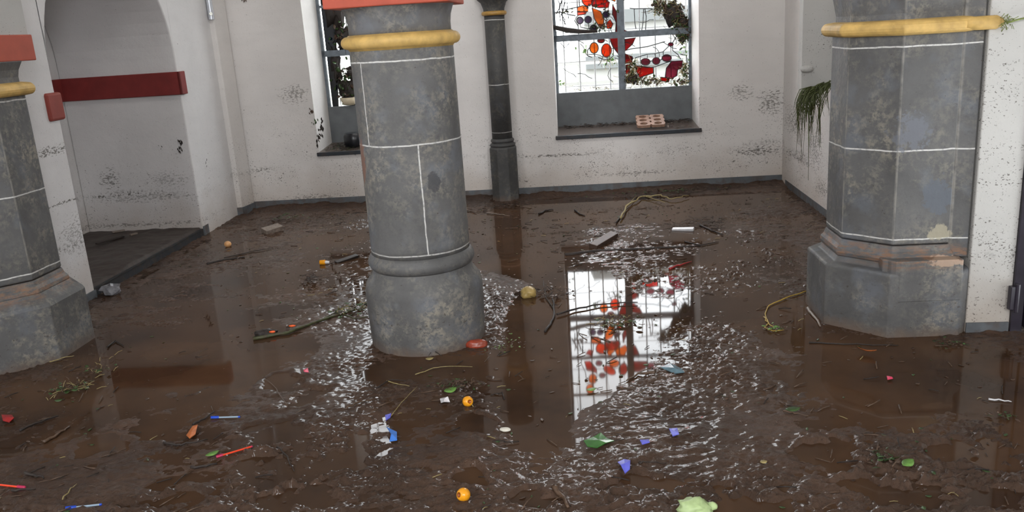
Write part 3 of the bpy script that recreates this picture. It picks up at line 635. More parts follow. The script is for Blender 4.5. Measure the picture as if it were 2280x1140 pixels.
mb = MB(); mb.box((-.1, 5.4, -.16), (7.2, 8.2, .08)); struct(mb.build('floor_slab', M['navefloor']))
# mud lying on the recess step
ss = np.linspace(.0, LEN - .005, 90); dd = np.linspace(-.005, LTH - .005, 60); SS, DD = np.meshgrid(ss, dd)
RX = S0.x + ld.x * SS + ln.x * DD; RY = S0.y + ld.y * SS + ln.y * DD
RZ = .088 + fbm(RX, RY, 5, 4, 3) * .02; RZ = np.where(DD < .02, .062, RZ)
tag(gridmesh('step_mud', RX, RY, RZ, simple('dark_step_mud', (.035, .024, .018), .5, .5, 25)), 'dark wet mud lying on the raised step inside the left recess', 'mud', None, 'stuff')

# ---------------------------------------------------------------- debris helpers
def path(pts, z=.006, lift=None):
    out = []
    for i, (x, y) in enumerate(pts):
        g = gnd(x, y); g.z = zat(g.x, g.y) + (lift[i] if lift else z); out.append(g)
    return out
def wobble(P, amt, n=5, seed=0):
    r = random.Random(seed); out = []
    for i in range(len(P) - 1):
        for k in range(n):
            f = k / n; q = P[i].lerp(P[i + 1], f); out.append(q + Vector((r.uniform(-1, 1), r.uniform(-1, 1), r.uniform(0, .6))) * amt)
    out.append(P[-1]); return out
def stick(name, pts, r, mat, label, cat='stick', side=(), seed=0, lift=.006, group=None, wob=.006):
    P = path(pts, lift); W_ = wobble(P, wob, 4, seed); c = W_[0].copy(); n = len(W_)
    rs = [r * (1 - .55 * i / (n - 1)) for i in range(n)]
    o = MB().tube([p - c for p in W_], rs, 7).build(name, mat, None, True); o.location = c; tag(o, label, cat, group)
    for sp in side:
        Q = wobble(path(sp, lift), wob * .7, 3, seed + 5); MB().tube([p - c for p in Q], [r * .5 * (1 - .5 * i / (len(Q) - 1)) for i in range(len(Q))], 6).build('side_shoot', mat, o, True)
    return o
def leafmesh(mb, c, L, W_, ang, curl=.2, tilt=0.0, n=6, pitch=0.0):
    R = Matrix.Rotation(ang, 3, 'Z') @ Matrix.Rotation(pitch, 3, 'Y') @ Matrix.Rotation(tilt, 3, 'X'); vs = []; 
    for i in range(n + 1):
        t = i / n; wd = W_ * .5 * math.sin(PI * min(.98, t * .94 + .03)) ** .8; z = curl * L * (t - .5) ** 2
        for s_, zz in ((-1, .12 * wd), (0, 0), (1, .12 * wd)): vs.append(Vector(c) + R @ Vector(((t - .5) * L, s_ * wd, z + zz)))
    top = len(vs); vs += [v + Vector((0, 0, -.0012)) for v in vs]
    fs = []
    for i in range(n):
        for j in range(2):
            a = i * 3 + j; fs.append((a, a + 1, a + 4, a + 3)); fs.append((a + top + 3, a + top + 4, a + top + 1, a + top))
    ring = [0, 1, 2] + [3 * i + 2 for i in range(1, n + 1)] + [3 * n + 1, 3 * n] + [3 * i for i in range(n - 1, 0, -1)]
    for a, b in zip(ring, ring[1:] + ring[:1]): fs.append((a, a + top, b + top, b))
    mb.add(vs, fs)
def leaf(name, px, py, L, W_, ang, mat, label, curl=.25, tilt=.1, z=.012, cat='leaf', stem=True):
    g = gnd(px, py); g.z = zat(g.x, g.y) + z; mb = MB(); leafmesh(mb, (0, 0, 0), L, W_, ang, curl, tilt)
    o = mb.build(name, mat, None, True); o.location = g; tag(o, label, cat)
    if stem:
        d = Vector((math.cos(ang), math.sin(ang), 0)); MB().tube([d * L * .45 + Vector((0, 0, .06 * L)), d * L * .6 + Vector((0, 0, .0)), d * L * .75 - Vector((0, 0, .002))], .0015, 5).build('stem', M['twig'], o)
    return o

# ---------------------------------------------------------------- loose objects on the mud
def pen(p0, p1, capcol, barcol, capfrac, label):
    a, b = gnd(*p0), gnd(*p1); a.z = zat(a.x, a.y); b.z = zat(b.x, b.y); a.z = b.z = max(a.z, b.z) + .005
    d = (b - a); L = d.length; d.normalize(); c = (a + b) / 2; r = empty('pen', c, label, 'pen')
    bar = MB().tube([d * (-L / 2 + L * capfrac * .8), d * (L / 2 - .008)], .0042, 6).build('barrel', barcol, r)
    cp = MB().tube([d * (-L / 2), d * (-L / 2 + .004), d * (-L / 2 + L * capfrac)], [.0036, .0056, .0052], 12).build('cap', capcol, r, 'auto')
    MB().tube([d * (L / 2 - .009), d * (L / 2 - .002), d * (L / 2)], [.0046, .0048, .003], 10).build('end_plug', capcol, r, 'auto')
    MB().box(d * (-L / 2 + L * capfrac * .5) + Vector((0, 0, .007)), (L * capfrac, .002, .002), Matrix.Rotation(math.atan2(d.y, d.x), 3, 'Z')).build('clip', capcol, cp)
pen((470, 933), (535, 931), M['bluecap'], M['clearblue'], .28, 'blue capped ballpoint pen with clear barrel, higher of the two on the left mud')
pen((147, 1137), (228, 1128), M['bluecap'], M['clearblue'], .30, 'blue capped ballpoint pen with clear barrel at the bottom left edge')
pen((482, 1021), (563, 997), M['pinkpen'], M['redpen'], .18, 'orange red pen lying slanted in the mud below the orange leaf')
pen((58, 1091), (-40, 1080), M['pinkpen'], M['redpen'], .18, 'orange red pen cut off by the left picture edge')

def fruit(px, py, rpx, label, yaw, roll):
    g = gnd(px, py + rpx); dep = math.hypot(g.y, EYE); r = rpx * dep / FPX; g.z = zat(g.x, g.y) + r * .72; g.y += r * .6
    o = empty('fruit', g, label, 'fruit'); R = Matrix.Rotation(yaw, 4, 'Z') @ Matrix.Rotation(roll, 4, 'X')
    prof = [(r * .22, r * .66), (r * .30, r * .80), (r * .45, r * .86), (r * .72, r * .70), (r * .93, r * .36), (r, 0), (r * .92, -r * .4), (r * .68, -r * .74), (r * .35, -r * .92), (r * .02, -r * .96)][::-1]
    a = MB().lathe(prof, 24); a.v = [tuple(R @ Vector(v)) for v in a.v]; sk = a.build('skin', M['fruit'], o, True)
    a = MB().lathe([(r * .02, r * .50), (r * .24, r * .55), (r * .27, r * .82), (r * .36, r * .88), (r * .30, r * .84), (r * .1, r * .70)], 16); a.v = [tuple(R @ Vector(v)) for v in a.v]; a.build('hollow', M['fruitdark'], sk, True)
fruit(1042, 893, 12, 'small orange fruit with a hollow end in mid mud, the upper of two', .5, 1.25)
fruit(1033, 1108, 15, 'small orange fruit with a broken end at the bottom of the picture', -.9, 1.2)

g = gnd(1062, 772); g.z = zat(g.x, g.y) + .014
o = MB().blob((0, 0, 0), (.066, .035, .028), 3, .25, 3, 2.0, Matrix.Rotation(.08, 3, 'Z')).build('brick_fragment', M['brickred'], None, True); o.location = g
tag(o, 'wet red brick fragment lying against the foot of the round central column', 'brick')
g = gnd(1177, 660); g.z = zat(g.x, g.y) + .025
o = MB().blob((0, 0, 0), (.055, .05, .042), 5, .3, 3, 1.8).build('apple', M['apple'], None, True); o.location = g; tag(o, 'muddy yellow rotten apple to the right of the central column', 'apple')
MB().tube([(0, 0, .035), (.004, .004, .055), (.012, .004, .064)], .002, 5).build('stem', M['twig'], o)
for (a, b, w_, h_, mat, nm, lab, cat, z_) in [((1320, 553), (1368, 530), .075, .045, 'wood', 'wood_block', 'wet dark wood block lying in the far puddle before the right window', 'wood', .02), ((588, 521), (626, 512), .10, .055, 'palewood', 'timber_offcut', 'pale grey timber offcut in the mud near the back left wall', 'wood', .02),
                                        ((748, 586), (796, 573), .045, .02, 'bark', 'wood_strip', 'black strip of wood beside the orange cap, left of the central column', 'wood', .01), ((1497, 512), (1545, 514), .045, .022, 'whitescrap', 'pale_slat', 'pale slat glinting among twigs in the far puddle', 'wood', .01)]:
    p, q = gnd(*a), gnd(*b); d = q - p; c = (p + q) / 2; c.z = zat(c.x, c.y) + z_
    o = MB().box((0, 0, 0), (d.length, w_, h_), Matrix.Rotation(math.atan2(d.y, d.x), 3, 'Z') @ Matrix.Rotation(-.06, 3, 'Y') @ Matrix.Rotation(.2, 3, 'X')).build(nm, M[mat], bevel=.004); o.location = c; tag(o, lab, cat)
g = gnd(508, 549); g.z = zat(g.x, g.y) + .02
o = MB().blob((0, 0, 0), (.034, .034, .03), 8, .1, 2).build('ball', simple('pale_peach', (.62, .33, .14), .35, .2, 20), None, True); o.location = g; tag(o, 'small round pale peach ball in the mud near the recess step', 'ball')
# orange bottle cap with white neck
g = gnd(722, 588); g.z = zat(g.x, g.y) + .016; o = empty('bottle_top', g, 'orange and white bottle top lying left of the central column', 'bottle top')
MB().tube([(-.035, 0, 0), (-.03, 0, 0), (.012, -.004, 0)], [.017, .02, .02], 14).build('cap', M['fruit'], o, 'auto'); MB().tube([(.012, -.004, 0), (.02, -.005, 0), (.045, -.007, -.003)], [.013, .013, .010], 14).build('neck', M['whitescrap'], o, 'auto')

def shard(name, pts, mat, label, z=.008, cat='shard', th=.003, warp=.01):
    P = [gnd(x, y) for x, y in pts]; c = sum(P, Vector()) / len(P); zz = zat(c.x, c.y) + z; n = len(P); mb = MB(); r = random.Random(len(label))
    vs = [Vector((p.x - c.x, p.y - c.y, r.uniform(0, warp))) for p in P]; ce = Vector((0, 0, warp * .8))
    vs = vs + [ce] + [v - Vector((0, 0, th)) for v in vs] + [ce - Vector((0, 0, th))]
    fs = []
    for i in range(n):
        j = (i + 1) % n; fs += [(i, j, n), (j + n + 1, i + n + 1, 2 * n + 1), (i, i + n + 1, j + n + 1, j)]
    mb.add(vs, fs); o = mb.build(name, M[mat], None, False); o.location = (c.x, c.y, zz); return tag(o, label, cat)
shard('plastic_scrap', [(862, 962), (884, 966), (885, 988), (868, 990), (872, 978)], 'blueshard', 'bright blue plastic scrap in the middle foreground mud', warp=.02)
shard('plastic_scrap', [(1376, 1046), (1390, 1038), (1404, 1047), (1403, 1062), (1392, 1068), (1383, 1056)], 'violet', 'violet blue plastic scrap at the bottom beside a long footprint', warp=.02)
shard('green_scrap', [(1300, 992), (1322, 984), (1338, 976), (1352, 986), (1368, 991), (1350, 998), (1330, 1008), (1308, 1004)], 'greenshard', 'large flat dark green scrap lying below the window reflection', warp=.012)
shard('glass_shard', [(1470, 827), (1492, 820), (1518, 830), (1524, 842), (1502, 841)], 'cyanshard', 'flat grey blue scrap right of the window reflection', warp=.015)
shard('leaf_scrap', [(416, 976), (430, 954), (442, 956), (436, 974), (424, 984)], 'leaforange', 'orange brown leaf scrap standing by a black twig, left foreground', warp=.02, cat='leaf')
shard('plastic_scrap', [(1974, 842), (1986, 843), (1988, 848), (1976, 849)], 'pink', 'tiny pink plastic scrap on the smooth mud at right', cat='scrap')
shard('plastic_scrap', [(676, 828), (686, 827), (688, 833), (678, 834)], 'pink', 'tiny pink plastic scrap left of the central column foot', cat='scrap')
shard('red_scrap', [(5, 930), (28, 929), (33, 938), (22, 945), (8, 943)], 'redscrap', 'dark red scrap in the mud by the left picture edge', warp=.02, cat='scrap')
shard('paper_scrap', [(980, 893), (998, 890), (1002, 899), (990, 904), (982, 901)], 'whitescrap', 'crumpled white scrap left of the upper orange fruit', warp=.02, cat='scrap')
shard('plastic_scrap', [(1425, 992), (1445, 989), (1447, 998), (1430, 1001)], 'violet', 'small purple scrap right of the dark green scrap', cat='scrap')
shard('plastic_scrap', [(1490, 970), (1508, 968), (1512, 984), (1498, 987)], 'violet', 'dull violet scrap in the rough mud below the flat grey blue scrap', cat='scrap')
shard('plastic_scrap', [(858, 930), (872, 927), (870, 934), (860, 942)], 'violet', 'small lilac scrap above the bright blue plastic scrap', cat='scrap')
g = gnd(1125, 959); g.z = zat(g.x, g.y) + .006; o = MB().blob((0, 0, 0), (.026, .016, .009), 2, .15, 3, 1.3, Matrix.Rotation(-.35, 3, 'Z')).build('pebble', M['pebble'], None, True); o.location = g; tag(o, 'smooth off white pebble in the mud right of centre', 'pebble')
g = gnd(1545, 1140); g.z = .018; o = empty('melon_rind', g, 'pale green lumpy rind cut by the bottom picture edge', 'rind')
MB().blob((0, 0, 0), (.062, .05, .034), 4, .5, 3, 2.2).build('rind_piece', M['palegreen'], o, True); MB().blob((.07, .01, -.004), (.02, .02, .015), 6, .4, 2, 2).build('rind_piece', M['palegreen'], o, True)
leaf('leaf', 1928, 790, .10, .045, 2.4, M['leaforange'], 'curled orange brown leaf in front of the right octagonal column', .6, .5, .022)
leaf('leaf', 1320 - 3, 875 - 3, .05, .03, .3, M['leafbright'], 'small green leaf below the window reflection', .2)
leaf('leaf', 1003, 874, .07, .04, .5, M['leafbright'], 'bright green leaf above the upper orange fruit', .4, .3)
leaf('leaf', 474, 1018, .06, .028, .7, M['leafbright'], 'pale green leaf beside the slanted orange red pen', .3, .2)
leaf('leaf', 1765, 918, .07, .035, .1, M['leaf'], 'dark green leaf on the right side mud, left of the others', .3, .2)
leaf('leaf', 2020, 1047, .07, .04, .6, M['leafbright'], 'green leaf near the lower right footprint', .3, .2)
leaf('leaf', 1971, 1025, .10, .055, 2.6, M['leaf'], 'large dark wet leaf at a footprint rim, lower right', .5, .4)
leaf('leaf', 957, 803, .045, .03, .2, M['straw'], 'small pale yellow leaf at the central column foot', .3, .2)
leaf('leaf', 1700, 1036, .03, .022, .2, M['straw'], 'small yellow leaf left of the lower right puddles', .3, .2)
leaf('leaf', 2170, 855 + 160, .05, .03, .9, M['leafbrown'], 'brown leaf by the far right footprint', .3, .2)

stick('branch', [(565, 758), (640, 745), (720, 717), (800, 690), (822, 676)], .012, simple('muddy_green_stem', (.045, .05, .018), .5, .5, 30, .5), 'long muddy green branch with orange specks reaching the central column', 'branch', [[(700, 722), (745, 700), (760, 690)], [(760, 704), (790, 716), (820, 712)]], 3, .01)
g = gnd(592, 747); g.z = zat(g.x, g.y) + .012; o = MB().blob((0, 0, 0), (.07, .04, .03), 9, .6, 3, 2.5, Matrix.Rotation(.4, 3, 'Z')).build('bark_lump', M['bark'], None, True); o.location = g; tag(o, 'dark bark lump at the left end of the long branch', 'bark')
for i, (a, b) in enumerate([((608, 748), 'lower left'), ((652, 736), 'upper right')]):
    g = gnd(*a); g.z = zat(g.x, g.y) + .028; o = MB().blob((0, 0, 0), (.022, .008, .007), i, .3, 2).build('orange_scrap', simple('orange_scrap', (.85, .12, .02), .4, .1, 20), None, True); o.location = g; tag(o, 'bright orange scrap on the long branch, the %s of two' % b, 'scrap')
stick('stick', [(1215, 740), (1233, 712), (1232, 678), (1228, 655)], .008, M['bark'], 'bent black stick right of the apple', side=[[(1232, 690), (1215, 665), (1210, 625)]], seed=4)
stick('stick', [(1240, 705), (1290, 690), (1350, 680), (1420, 677)], .007, M['bark'], 'long thin black stick crossing the window reflection', seed=5, lift=.012)
stick('stick', [(460, 590), (500, 580), (545, 574)], .012, M['bark'], 'thick black stick in the mud before the back left corner', seed=6)
stick('stick', [(500, 576), (560, 562), (605, 555)], .005, M['bark'], 'thin black stick just beyond the thick black stick', seed=7)
stick('stick', [(1425, 1042 - 0), (1427, 1041), (1440, 1041), (1484 - 0, 1036)], .004, M['bark'], 'short dark stick above the long footprint at the bottom', seed=8)
stick('stick', [(427, 1044), (455, 1042), (484, 1035)], .007, M['bark'], 'short black stick below the slanted orange red pen', seed=8)
stick('stick', [(366, 988), (400, 994), (430, 990), (462, 981)], .006, M['bark'], 'wavy black twig under the orange brown leaf scrap', seed=9, wob=.01)
stick('stick', [(430, 948), (455, 935), (478, 918)], .006, M['bark'], 'black twig touching the upper blue pen', seed=10)
stick('stick', [(98, 988), (130, 970), (156, 952)], .009, M['twig'], 'brown wedge shaped twig, left foreground', seed=11)
stick('stick', [(45, 962), (80, 945), (130, 928)], .007, M['bark'], 'dark twig in the mud left of the brown wedge shaped twig', seed=12)
stick('stick', [(58, 1058), (80, 1064), (98, 1068)], .007, M['bark'], 'short dark stick above the pen at the left edge', seed=13)
stick('stick', [(30, 1100), (55, 1097), (80, 1093)], .006, M['bark'], 'dark stick under the pen at the left edge', seed=14)
stick('stick', [(140, 1118), (155, 1100), (172, 1082)], .003, M['straw'], 'thin straw stalk above the bottom left blue pen', seed=15)
stick('stick', [(1235, 1098), (1250, 1112), (1266, 1140)], .013, M['twig'], 'thick brown root sticking up at the bottom, left of the long puddle', 'root', seed=16, lift=.012)
stick('straw_stalk', [(925, 837), (965, 822), (1000, 818), (1052, 819)], .0028, M['straw'], 'bent yellow straw stalk in front of the central column', 'straw', seed=17, wob=.003)
stick('straw_stalk', [(862, 850), (880, 857), (912, 866)], .003, M['straw'], 'short yellow straw stalk left of the bent one', 'straw', seed=18, wob=.002)
stick('straw_stalk', [(870, 930), (895, 900), (930, 868)], .0022, M['straw'], 'long pale straw stalk pointing up from the lilac scrap', 'straw', seed=19, wob=.002)
stick('straw_stalk', [(765, 703), (785, 690), (810, 672)], .003, M['straw'], 'pale stalk beside the long branch, left of the column foot', 'straw', seed=20, wob=.002)
stick('straw_stalk', [(640, 915), (615, 870), (585, 840)], .0025, M['twig'], 'thin curved brown stalk in the left middle mud', 'stalk', seed=22)
stick('cord', [(1800, 650), (1760, 662), (1712, 682), (1703, 700), (1712, 722), (1702, 732), (1720, 740), (1746, 737)], .0045, M['cord'], 'knotted yellow cord in the mud left of the right column', 'cord', seed=23, wob=.004)
stick('stick', [(1700, 708), (1712, 724), (1728, 735)], .004, M['cord'], 'short yellow cord strand lying on the knotted cord', 'cord', seed=24)
stick('stick', [(1800, 690), (1812, 705), (1826, 728)], .011, M['palewood'], 'pale wet stick leaning at the plinth of the right column', seed=25)
stick('root', [(1380, 490), (1398, 460), (1430, 442), (1470, 440), (1495, 448), (1534, 440)], .009, M['straw'], 'yellowish branching root at the back wall under the right window', 'root', [[(1440, 442), (1470, 452), (1480, 456)], [(1395, 462), (1420, 440)]], 26, .02, wob=.015)
stick('root', [(1372, 498), (1385, 480), (1392, 465)], .008, M['bark'], 'dark stick crossing the yellowish root by the back wall', 'stick', seed=27)
stick('stick', [(1560, 503), (1585, 515), (1610, 525)], .010, M['bark'], 'black stick right of the pale slat in the far puddle', side=[[(1580, 512), (1600, 510)]], seed=28)
stick('stick', [(1525, 540), (1560, 548), (1600, 540)], .007, M['bark'], 'black stick below the pale slat in the far puddle', seed=29)
stick('stick', [(1490, 600), (1515, 592), (1540, 584)], .009, M['redscrap'], 'dark red stick in the glinting mud right of the puddle', seed=30)
stick('pole', [(1260, 568), (1330, 560), (1440, 555), (1560, 548)], .016, M['bark'], 'long dark floating pole behind the glinting mud', 'pole', seed=31, lift=0.0)
stick('stick', [(1085, 476), (1105, 478), (1135, 482)], .006, M['palewood'], 'pale thin stick at the foot of the slender wall shaft', seed=32)
stick('stick', [(1040, 470), (1060, 475), (1085, 468)], .006, M['twig'], 'brown twig left of the slender wall shaft base', seed=33)
stick('stick', [(1200, 478), (1215, 470), (1232, 468)], .01, M['bark'], 'dark wet twig right of the slender wall shaft base', seed=34)
stick('stick', [(1280, 470), (1290, 478), (1302, 481)], .01, M['bark'], 'dark wet twig below the left end of the right window', seed=35)
stick('stick', [(1460, 840), (1420, 835), (1395, 850)], .008, M['twig'], 'brown stick pointing at the flat grey blue scrap', seed=36)
stick('stick', [(1800, 764), (1880, 768), (2000, 770)], .005, M['bark'], 'thin dark stick in front of the right column foot', seed=37, lift=.003)
stick('stick', [(2200, 892), (2225, 894), (2252, 897)], .005, M['whitescrap'], 'thin pale stick on the mud near the right picture edge', seed=38)
stick('stick', [(1745, 920), (1770, 925), (1800, 930)], .004, M['twig'], 'brown twig beside the dark green leaf on the right', seed=39)
stick('stick', [(960, 770), (966, 790), (985, 800)], .004, M['bark'], 'small forked black twig leaning at the central column foot', side=[[(966, 785), (955, 800)], [(968, 788), (978, 770)]], seed=40, lift=.02)
stick('stick', [(840, 865), (870, 848), (905, 850)], .004, M['bark'], 'dark curved twig left of the yellow straw stalks', seed=41)
stick('stick', [(770, 918), (800, 905), (838, 894)], .004, M['twig'], 'brown twig above left of the bright blue scrap', seed=42)
stick('stick', [(620, 1000), (640, 1020), (655, 1052)], .004, M['bark'], 'curved dark twig at the rim of the large footprint', seed=43)
stick('stick', [(240, 775), (258, 760), (275, 772)], .006, M['bark'], 'dark bent twig right of the left column foot', seed=44)
stick('straw_stalk', [(112, 808), (140, 800), (165, 794)], .0035, M['straw'], 'yellow stalk along the foot of the left column', 'straw', seed=45)

# clumps of torn plants and loose crumbs nobody could count
def clump(name, px, py, rx, ry, n, label, mats=('leaf', 'leafbrown', 'straw'), h=.04, L=.05):
    c = gnd(px, py); sc = math.hypot(c.y, EYE) / FPX; c.z = zat(c.x, c.y); r = random.Random(int(px + py)); rt = None
    for mi, mt in enumerate(mats):
        mb = MB()
        for i in range(n // len(mats)):
            a = r.gauss(0, .5) * rx * sc; b = r.gauss(0, .5) * ry * sc * 3.0; q = (a, b, r.uniform(0, h) * math.exp(-(a / (rx * sc)) ** 2) + .008)
            if mt in ('straw', 'twig', 'bark'):
                an = r.uniform(0, PI); l = L * r.uniform(.5, 1.5); d = Vector((math.cos(an), math.sin(an), r.uniform(-.1, .3))) * l
                mb.tube([Vector(q), Vector(q) + d * .5 + Vector((0, 0, .005)), Vector(q) + d], .0018, 4)
            else: leafmesh(mb, q, L * r.uniform(.4, 1), L * r.uniform(.2, .5), r.uniform(0, 6.3), r.uniform(-.5, .8), r.uniform(-.6, .6), 4)
        o = mb.build(name if rt is None else {'leaf': 'leaves', 'leafbright': 'leaves', 'leafbrown': 'dead_leaves', 'straw': 'straws', 'twig': 'twigs', 'bark': 'twigs'}[mt], M[mt], rt, True)
        if rt is None: rt = o; o.location = c; tag(o, label, 'plant debris', None, 'stuff')
        else: o['kind'] = 'stuff'
clump('plant_clump', 150, 876, 55, 14, 60, 'dark green plant clump in the mud before the left column', ('leaf', 'twig', 'straw'))
clump('plant_clump', 215, 835, 35, 22, 50, 'loose leaf clump between the left column and the dark clump', ('leafbrown', 'leaf', 'straw'), L=.035)
clump('plant_clump', 790, 695, 45, 18, 80, 'leafy clump at the column end of the long branch', ('leaf', 'leafbrown', 'straw'), .05)
clump('plant_clump', 1020, 862, 60, 10, 60, 'brown twig and leaf clump above the upper orange fruit', ('leafbrown', 'twig', 'leaf'), .02, .035)
clump('plant_clump', 690, 628, 26, 12, 50, 'black rotten leaf clump in the left middle mud', ('leafbrown', 'bark'), .05)
clump('plant_clump', 1375, 722, 50, 12, 70, 'green leaf and twig clump floating in the window reflection', ('leaf', 'twig', 'straw'), .02)
clump('plant_clump', 1120, 462, 70, 9, 80, 'dark debris along the foot of the slender wall shaft', ('leafbrown', 'bark'), .03)
clump('plant_clump', 1500, 430, 150, 8, 120, 'dark debris bank along the back wall below the right window', ('leafbrown', 'bark', 'leaf'), .03)
clump('plant_clump', 640, 490, 40, 10, 50, 'dark green debris against the back wall below the left window', ('leaf', 'leafbrown'), .05)
clump('plant_clump', 1225, 660, 60, 22, 60, 'tangled twigs around the apple', ('bark', 'twig', 'leafbrown'), .03)
clump('plant_clump', 1970, 1030, 45, 12, 50, 'wet leaf clump at the rim of a lower right footprint', ('leaf', 'leafbrown'), .03, .04)
clump('plant_clump', 2110, 770, 30, 8, 40, 'green leaf debris at the foot of the right column', ('leaf', 'leafbrown'), .02, .03)
clump('plant_clump', 1730, 735, 30, 8, 40, 'green scraps caught in the yellow cord', ('leafbright', 'leafbrown'), .02, .03)
clump('plant_clump', 2230, 930, 30, 8, 24, 'small green leaf debris near the right picture edge', ('leaf', 'leafbrown'), .01, .03)
clump('plant_clump', 1130, 770, 40, 16, 40, 'small crumbs beside the red brick fragment', ('leafbrown', 'leafbright'), .01, .02)
clump('plant_clump', 1560, 500, 60, 14, 60, 'thin twigs tangled around the pale slat', ('bark', 'twig'), .03, .06)
def crumbs(name, mat, n, label, seed, Lr, seedf=None):
    r = random.Random(seed); mb = MB(); k = 0
    while k < n:
        x = r.uniform(-3.0, 2.9); y = 2.4 + 6.4 * r.random() ** 1.4
        if abs(x) > .68 * y + .2 or (x + .532) ** 2 + (y - 4.79) ** 2 < .15 or (x - 2.235) ** 2 + (y - 4.71) ** 2 < .3 or (x > 2.4 and y < 5) or (x < -2.9 and y > 5.5) or (x + 3.2) ** 2 + (y - 5.02) ** 2 < .3: continue
        if smooth_noise(np.array([x]), np.array([y]), 1.3, 5)[0] + r.uniform(-.4, .4) < .0: continue
        k += 1; z = zat(x, y) + .003; l = r.uniform(*Lr); an = r.gauss(.3, .8)
        if mat in ('twig', 'bark', 'straw', 'greenstem'):
            d = Vector((math.cos(an), math.sin(an), r.uniform(-.05, .15))) * l; p = Vector((x, y, z)); mb.tube([p, p + d * .5 + Vector((0, r.uniform(-.1, .1) * l, .002)), p + d], [l * .03 + .0006] * 3, 4)
        else: leafmesh(mb, (x, y, z), l, l * r.uniform(.3, .7), r.uniform(0, 6.3), r.uniform(-.3, .7), r.uniform(-.4, .4), 3)
    tag(mb.build(name, M[mat], None, True), label, 'plant debris', None, 'stuff')
crumbs('leaf_crumbs', 'leafbrown', 700, 'dark brown leaf crumbs scattered all over the mud', 1, (.01, .03))
crumbs('leaf_crumbs', 'leaf', 220, 'green leaf crumbs scattered all over the mud', 2, (.01, .03))
crumbs('twig_crumbs', 'twig', 420, 'fine brown twigs scattered all over the mud', 3, (.02, .09))
crumbs('twig_crumbs', 'bark', 260, 'fine black twigs scattered all over the mud', 4, (.02, .08))
crumbs('straw_crumbs', 'straw', 90, 'fine pale straws scattered all over the mud', 6, (.015, .05))

# ---------------------------------------------------------------- things on walls, sills and windows
# perforated brick on the right sill
a, b = onplane(1411, 283, WP(0, .12), WP(1, .12)), onplane(1478, 280, WP(0, .12), WP(1, .12))
L = .30; Wd = .25; nx_, ny_ = 2, 3; mb = MB(); th = .03; cw, ch = L / nx_, Wd / ny_
for i in range(nx_):
    for j in range(ny_):
        cx, cy = -L / 2 + cw * (i + .5), -Wd / 2 + ch * (j + .5); n = 16; out = []; inn = []
        for k in range(n):
            an = 2 * PI * k / n + PI / n; ca, sa = math.cos(an), math.sin(an); s_ = min(cw / 2 / max(abs(ca), 1e-6), ch / 2 / max(abs(sa), 1e-6)); out.append((cx + ca * s_, cy + sa * s_)); inn.append((cx + ca * cw * .27, cy + sa * ch * .36))
        vs = [(x, y, z) for z in (th, 0) for ring in (out, inn) for x, y in ring]
        fs = []
        for k in range(n):
            q = (k + 1) % n; fs += [(k, q, n + q, n + k), (2 * n + q, 2 * n + k, 3 * n + k, 3 * n + q), (n + k, n + q, 3 * n + q, 3 * n + k), (k, 2 * n + k, 2 * n + q, q)]
        mb.add(vs, fs)
o = mb.build('perforated_brick', M['terra']); pb = WP(1.56, .20, .70); o.location = pb; o.rotation_euler = (.34, 0, -YAW); tag(o, 'flat terracotta brick with six holes on the right window sill', 'brick')
def on_sill(s, d, k): return WP(s, d, WIN[k][2] + .001 + .034 * max(0, d) / .54)
q = on_sill(-1.66, .22, 1)
mb = MB().lathe([(.02, 0), (.095, .0), (.12, .03), (.12, .12), (.10, .155), (.02, .16)], 24); o = mb.build('black_pot', M['blackplastic'], None, 'auto'); o.location = q + Vector((-.01, 0, 0)); tag(o, 'black plastic pot on the left window sill', 'pot')
def sill_debris(name, k, s0, s1, d0, d1, n, label, mats, L=.04, hz=.02, seed=0):
    r = random.Random(seed); rt = None
    for mt in mats:
        mb = MB()
        for i in range(n):
            s = r.uniform(s0, s1); d = r.uniform(d0, d1); q = on_sill(s, d, k); q.z += r.uniform(.002, hz)
            if mt in ('straw', 'twig', 'bark'):
                an = r.uniform(-.6, .6); dv = Vector((math.cos(an), math.sin(an), r.uniform(-.05, .1))) * L * r.uniform(.5, 1.4); mb.tube([q, q + dv], .002, 4)
            else: leafmesh(mb, q, L * r.uniform(.5, 1), L * .4, r.uniform(0, 6), r.uniform(-.2, .6), r.uniform(-.4, .4), 4)
        o = mb.build(name if rt is None else 'debris', M[mt], rt, True)
        if rt is None: rt = o; tag(o, label, 'plant debris', None, 'stuff')
        else: o['kind'] = 'stuff'
sill_debris('sill_debris', 1, -1.97, -1.60, .02, .4, 60, 'twigs and leaves lying on the left window sill', ('leafbrown', 'bark', 'leaf'), seed=1)
sill_debris('sill_debris', 2, .62, 2.0, .36, .52, 130, 'black leaf litter along the back of the right window sill', ('leafbrown', 'bark'), .035, seed=2)
sill_debris('sill_debris', 2, 1.6, 2.0, .05, .4, 26, 'few leaves at the right end of the right window sill', ('leafbrown', 'palewood'), .04, seed=3)

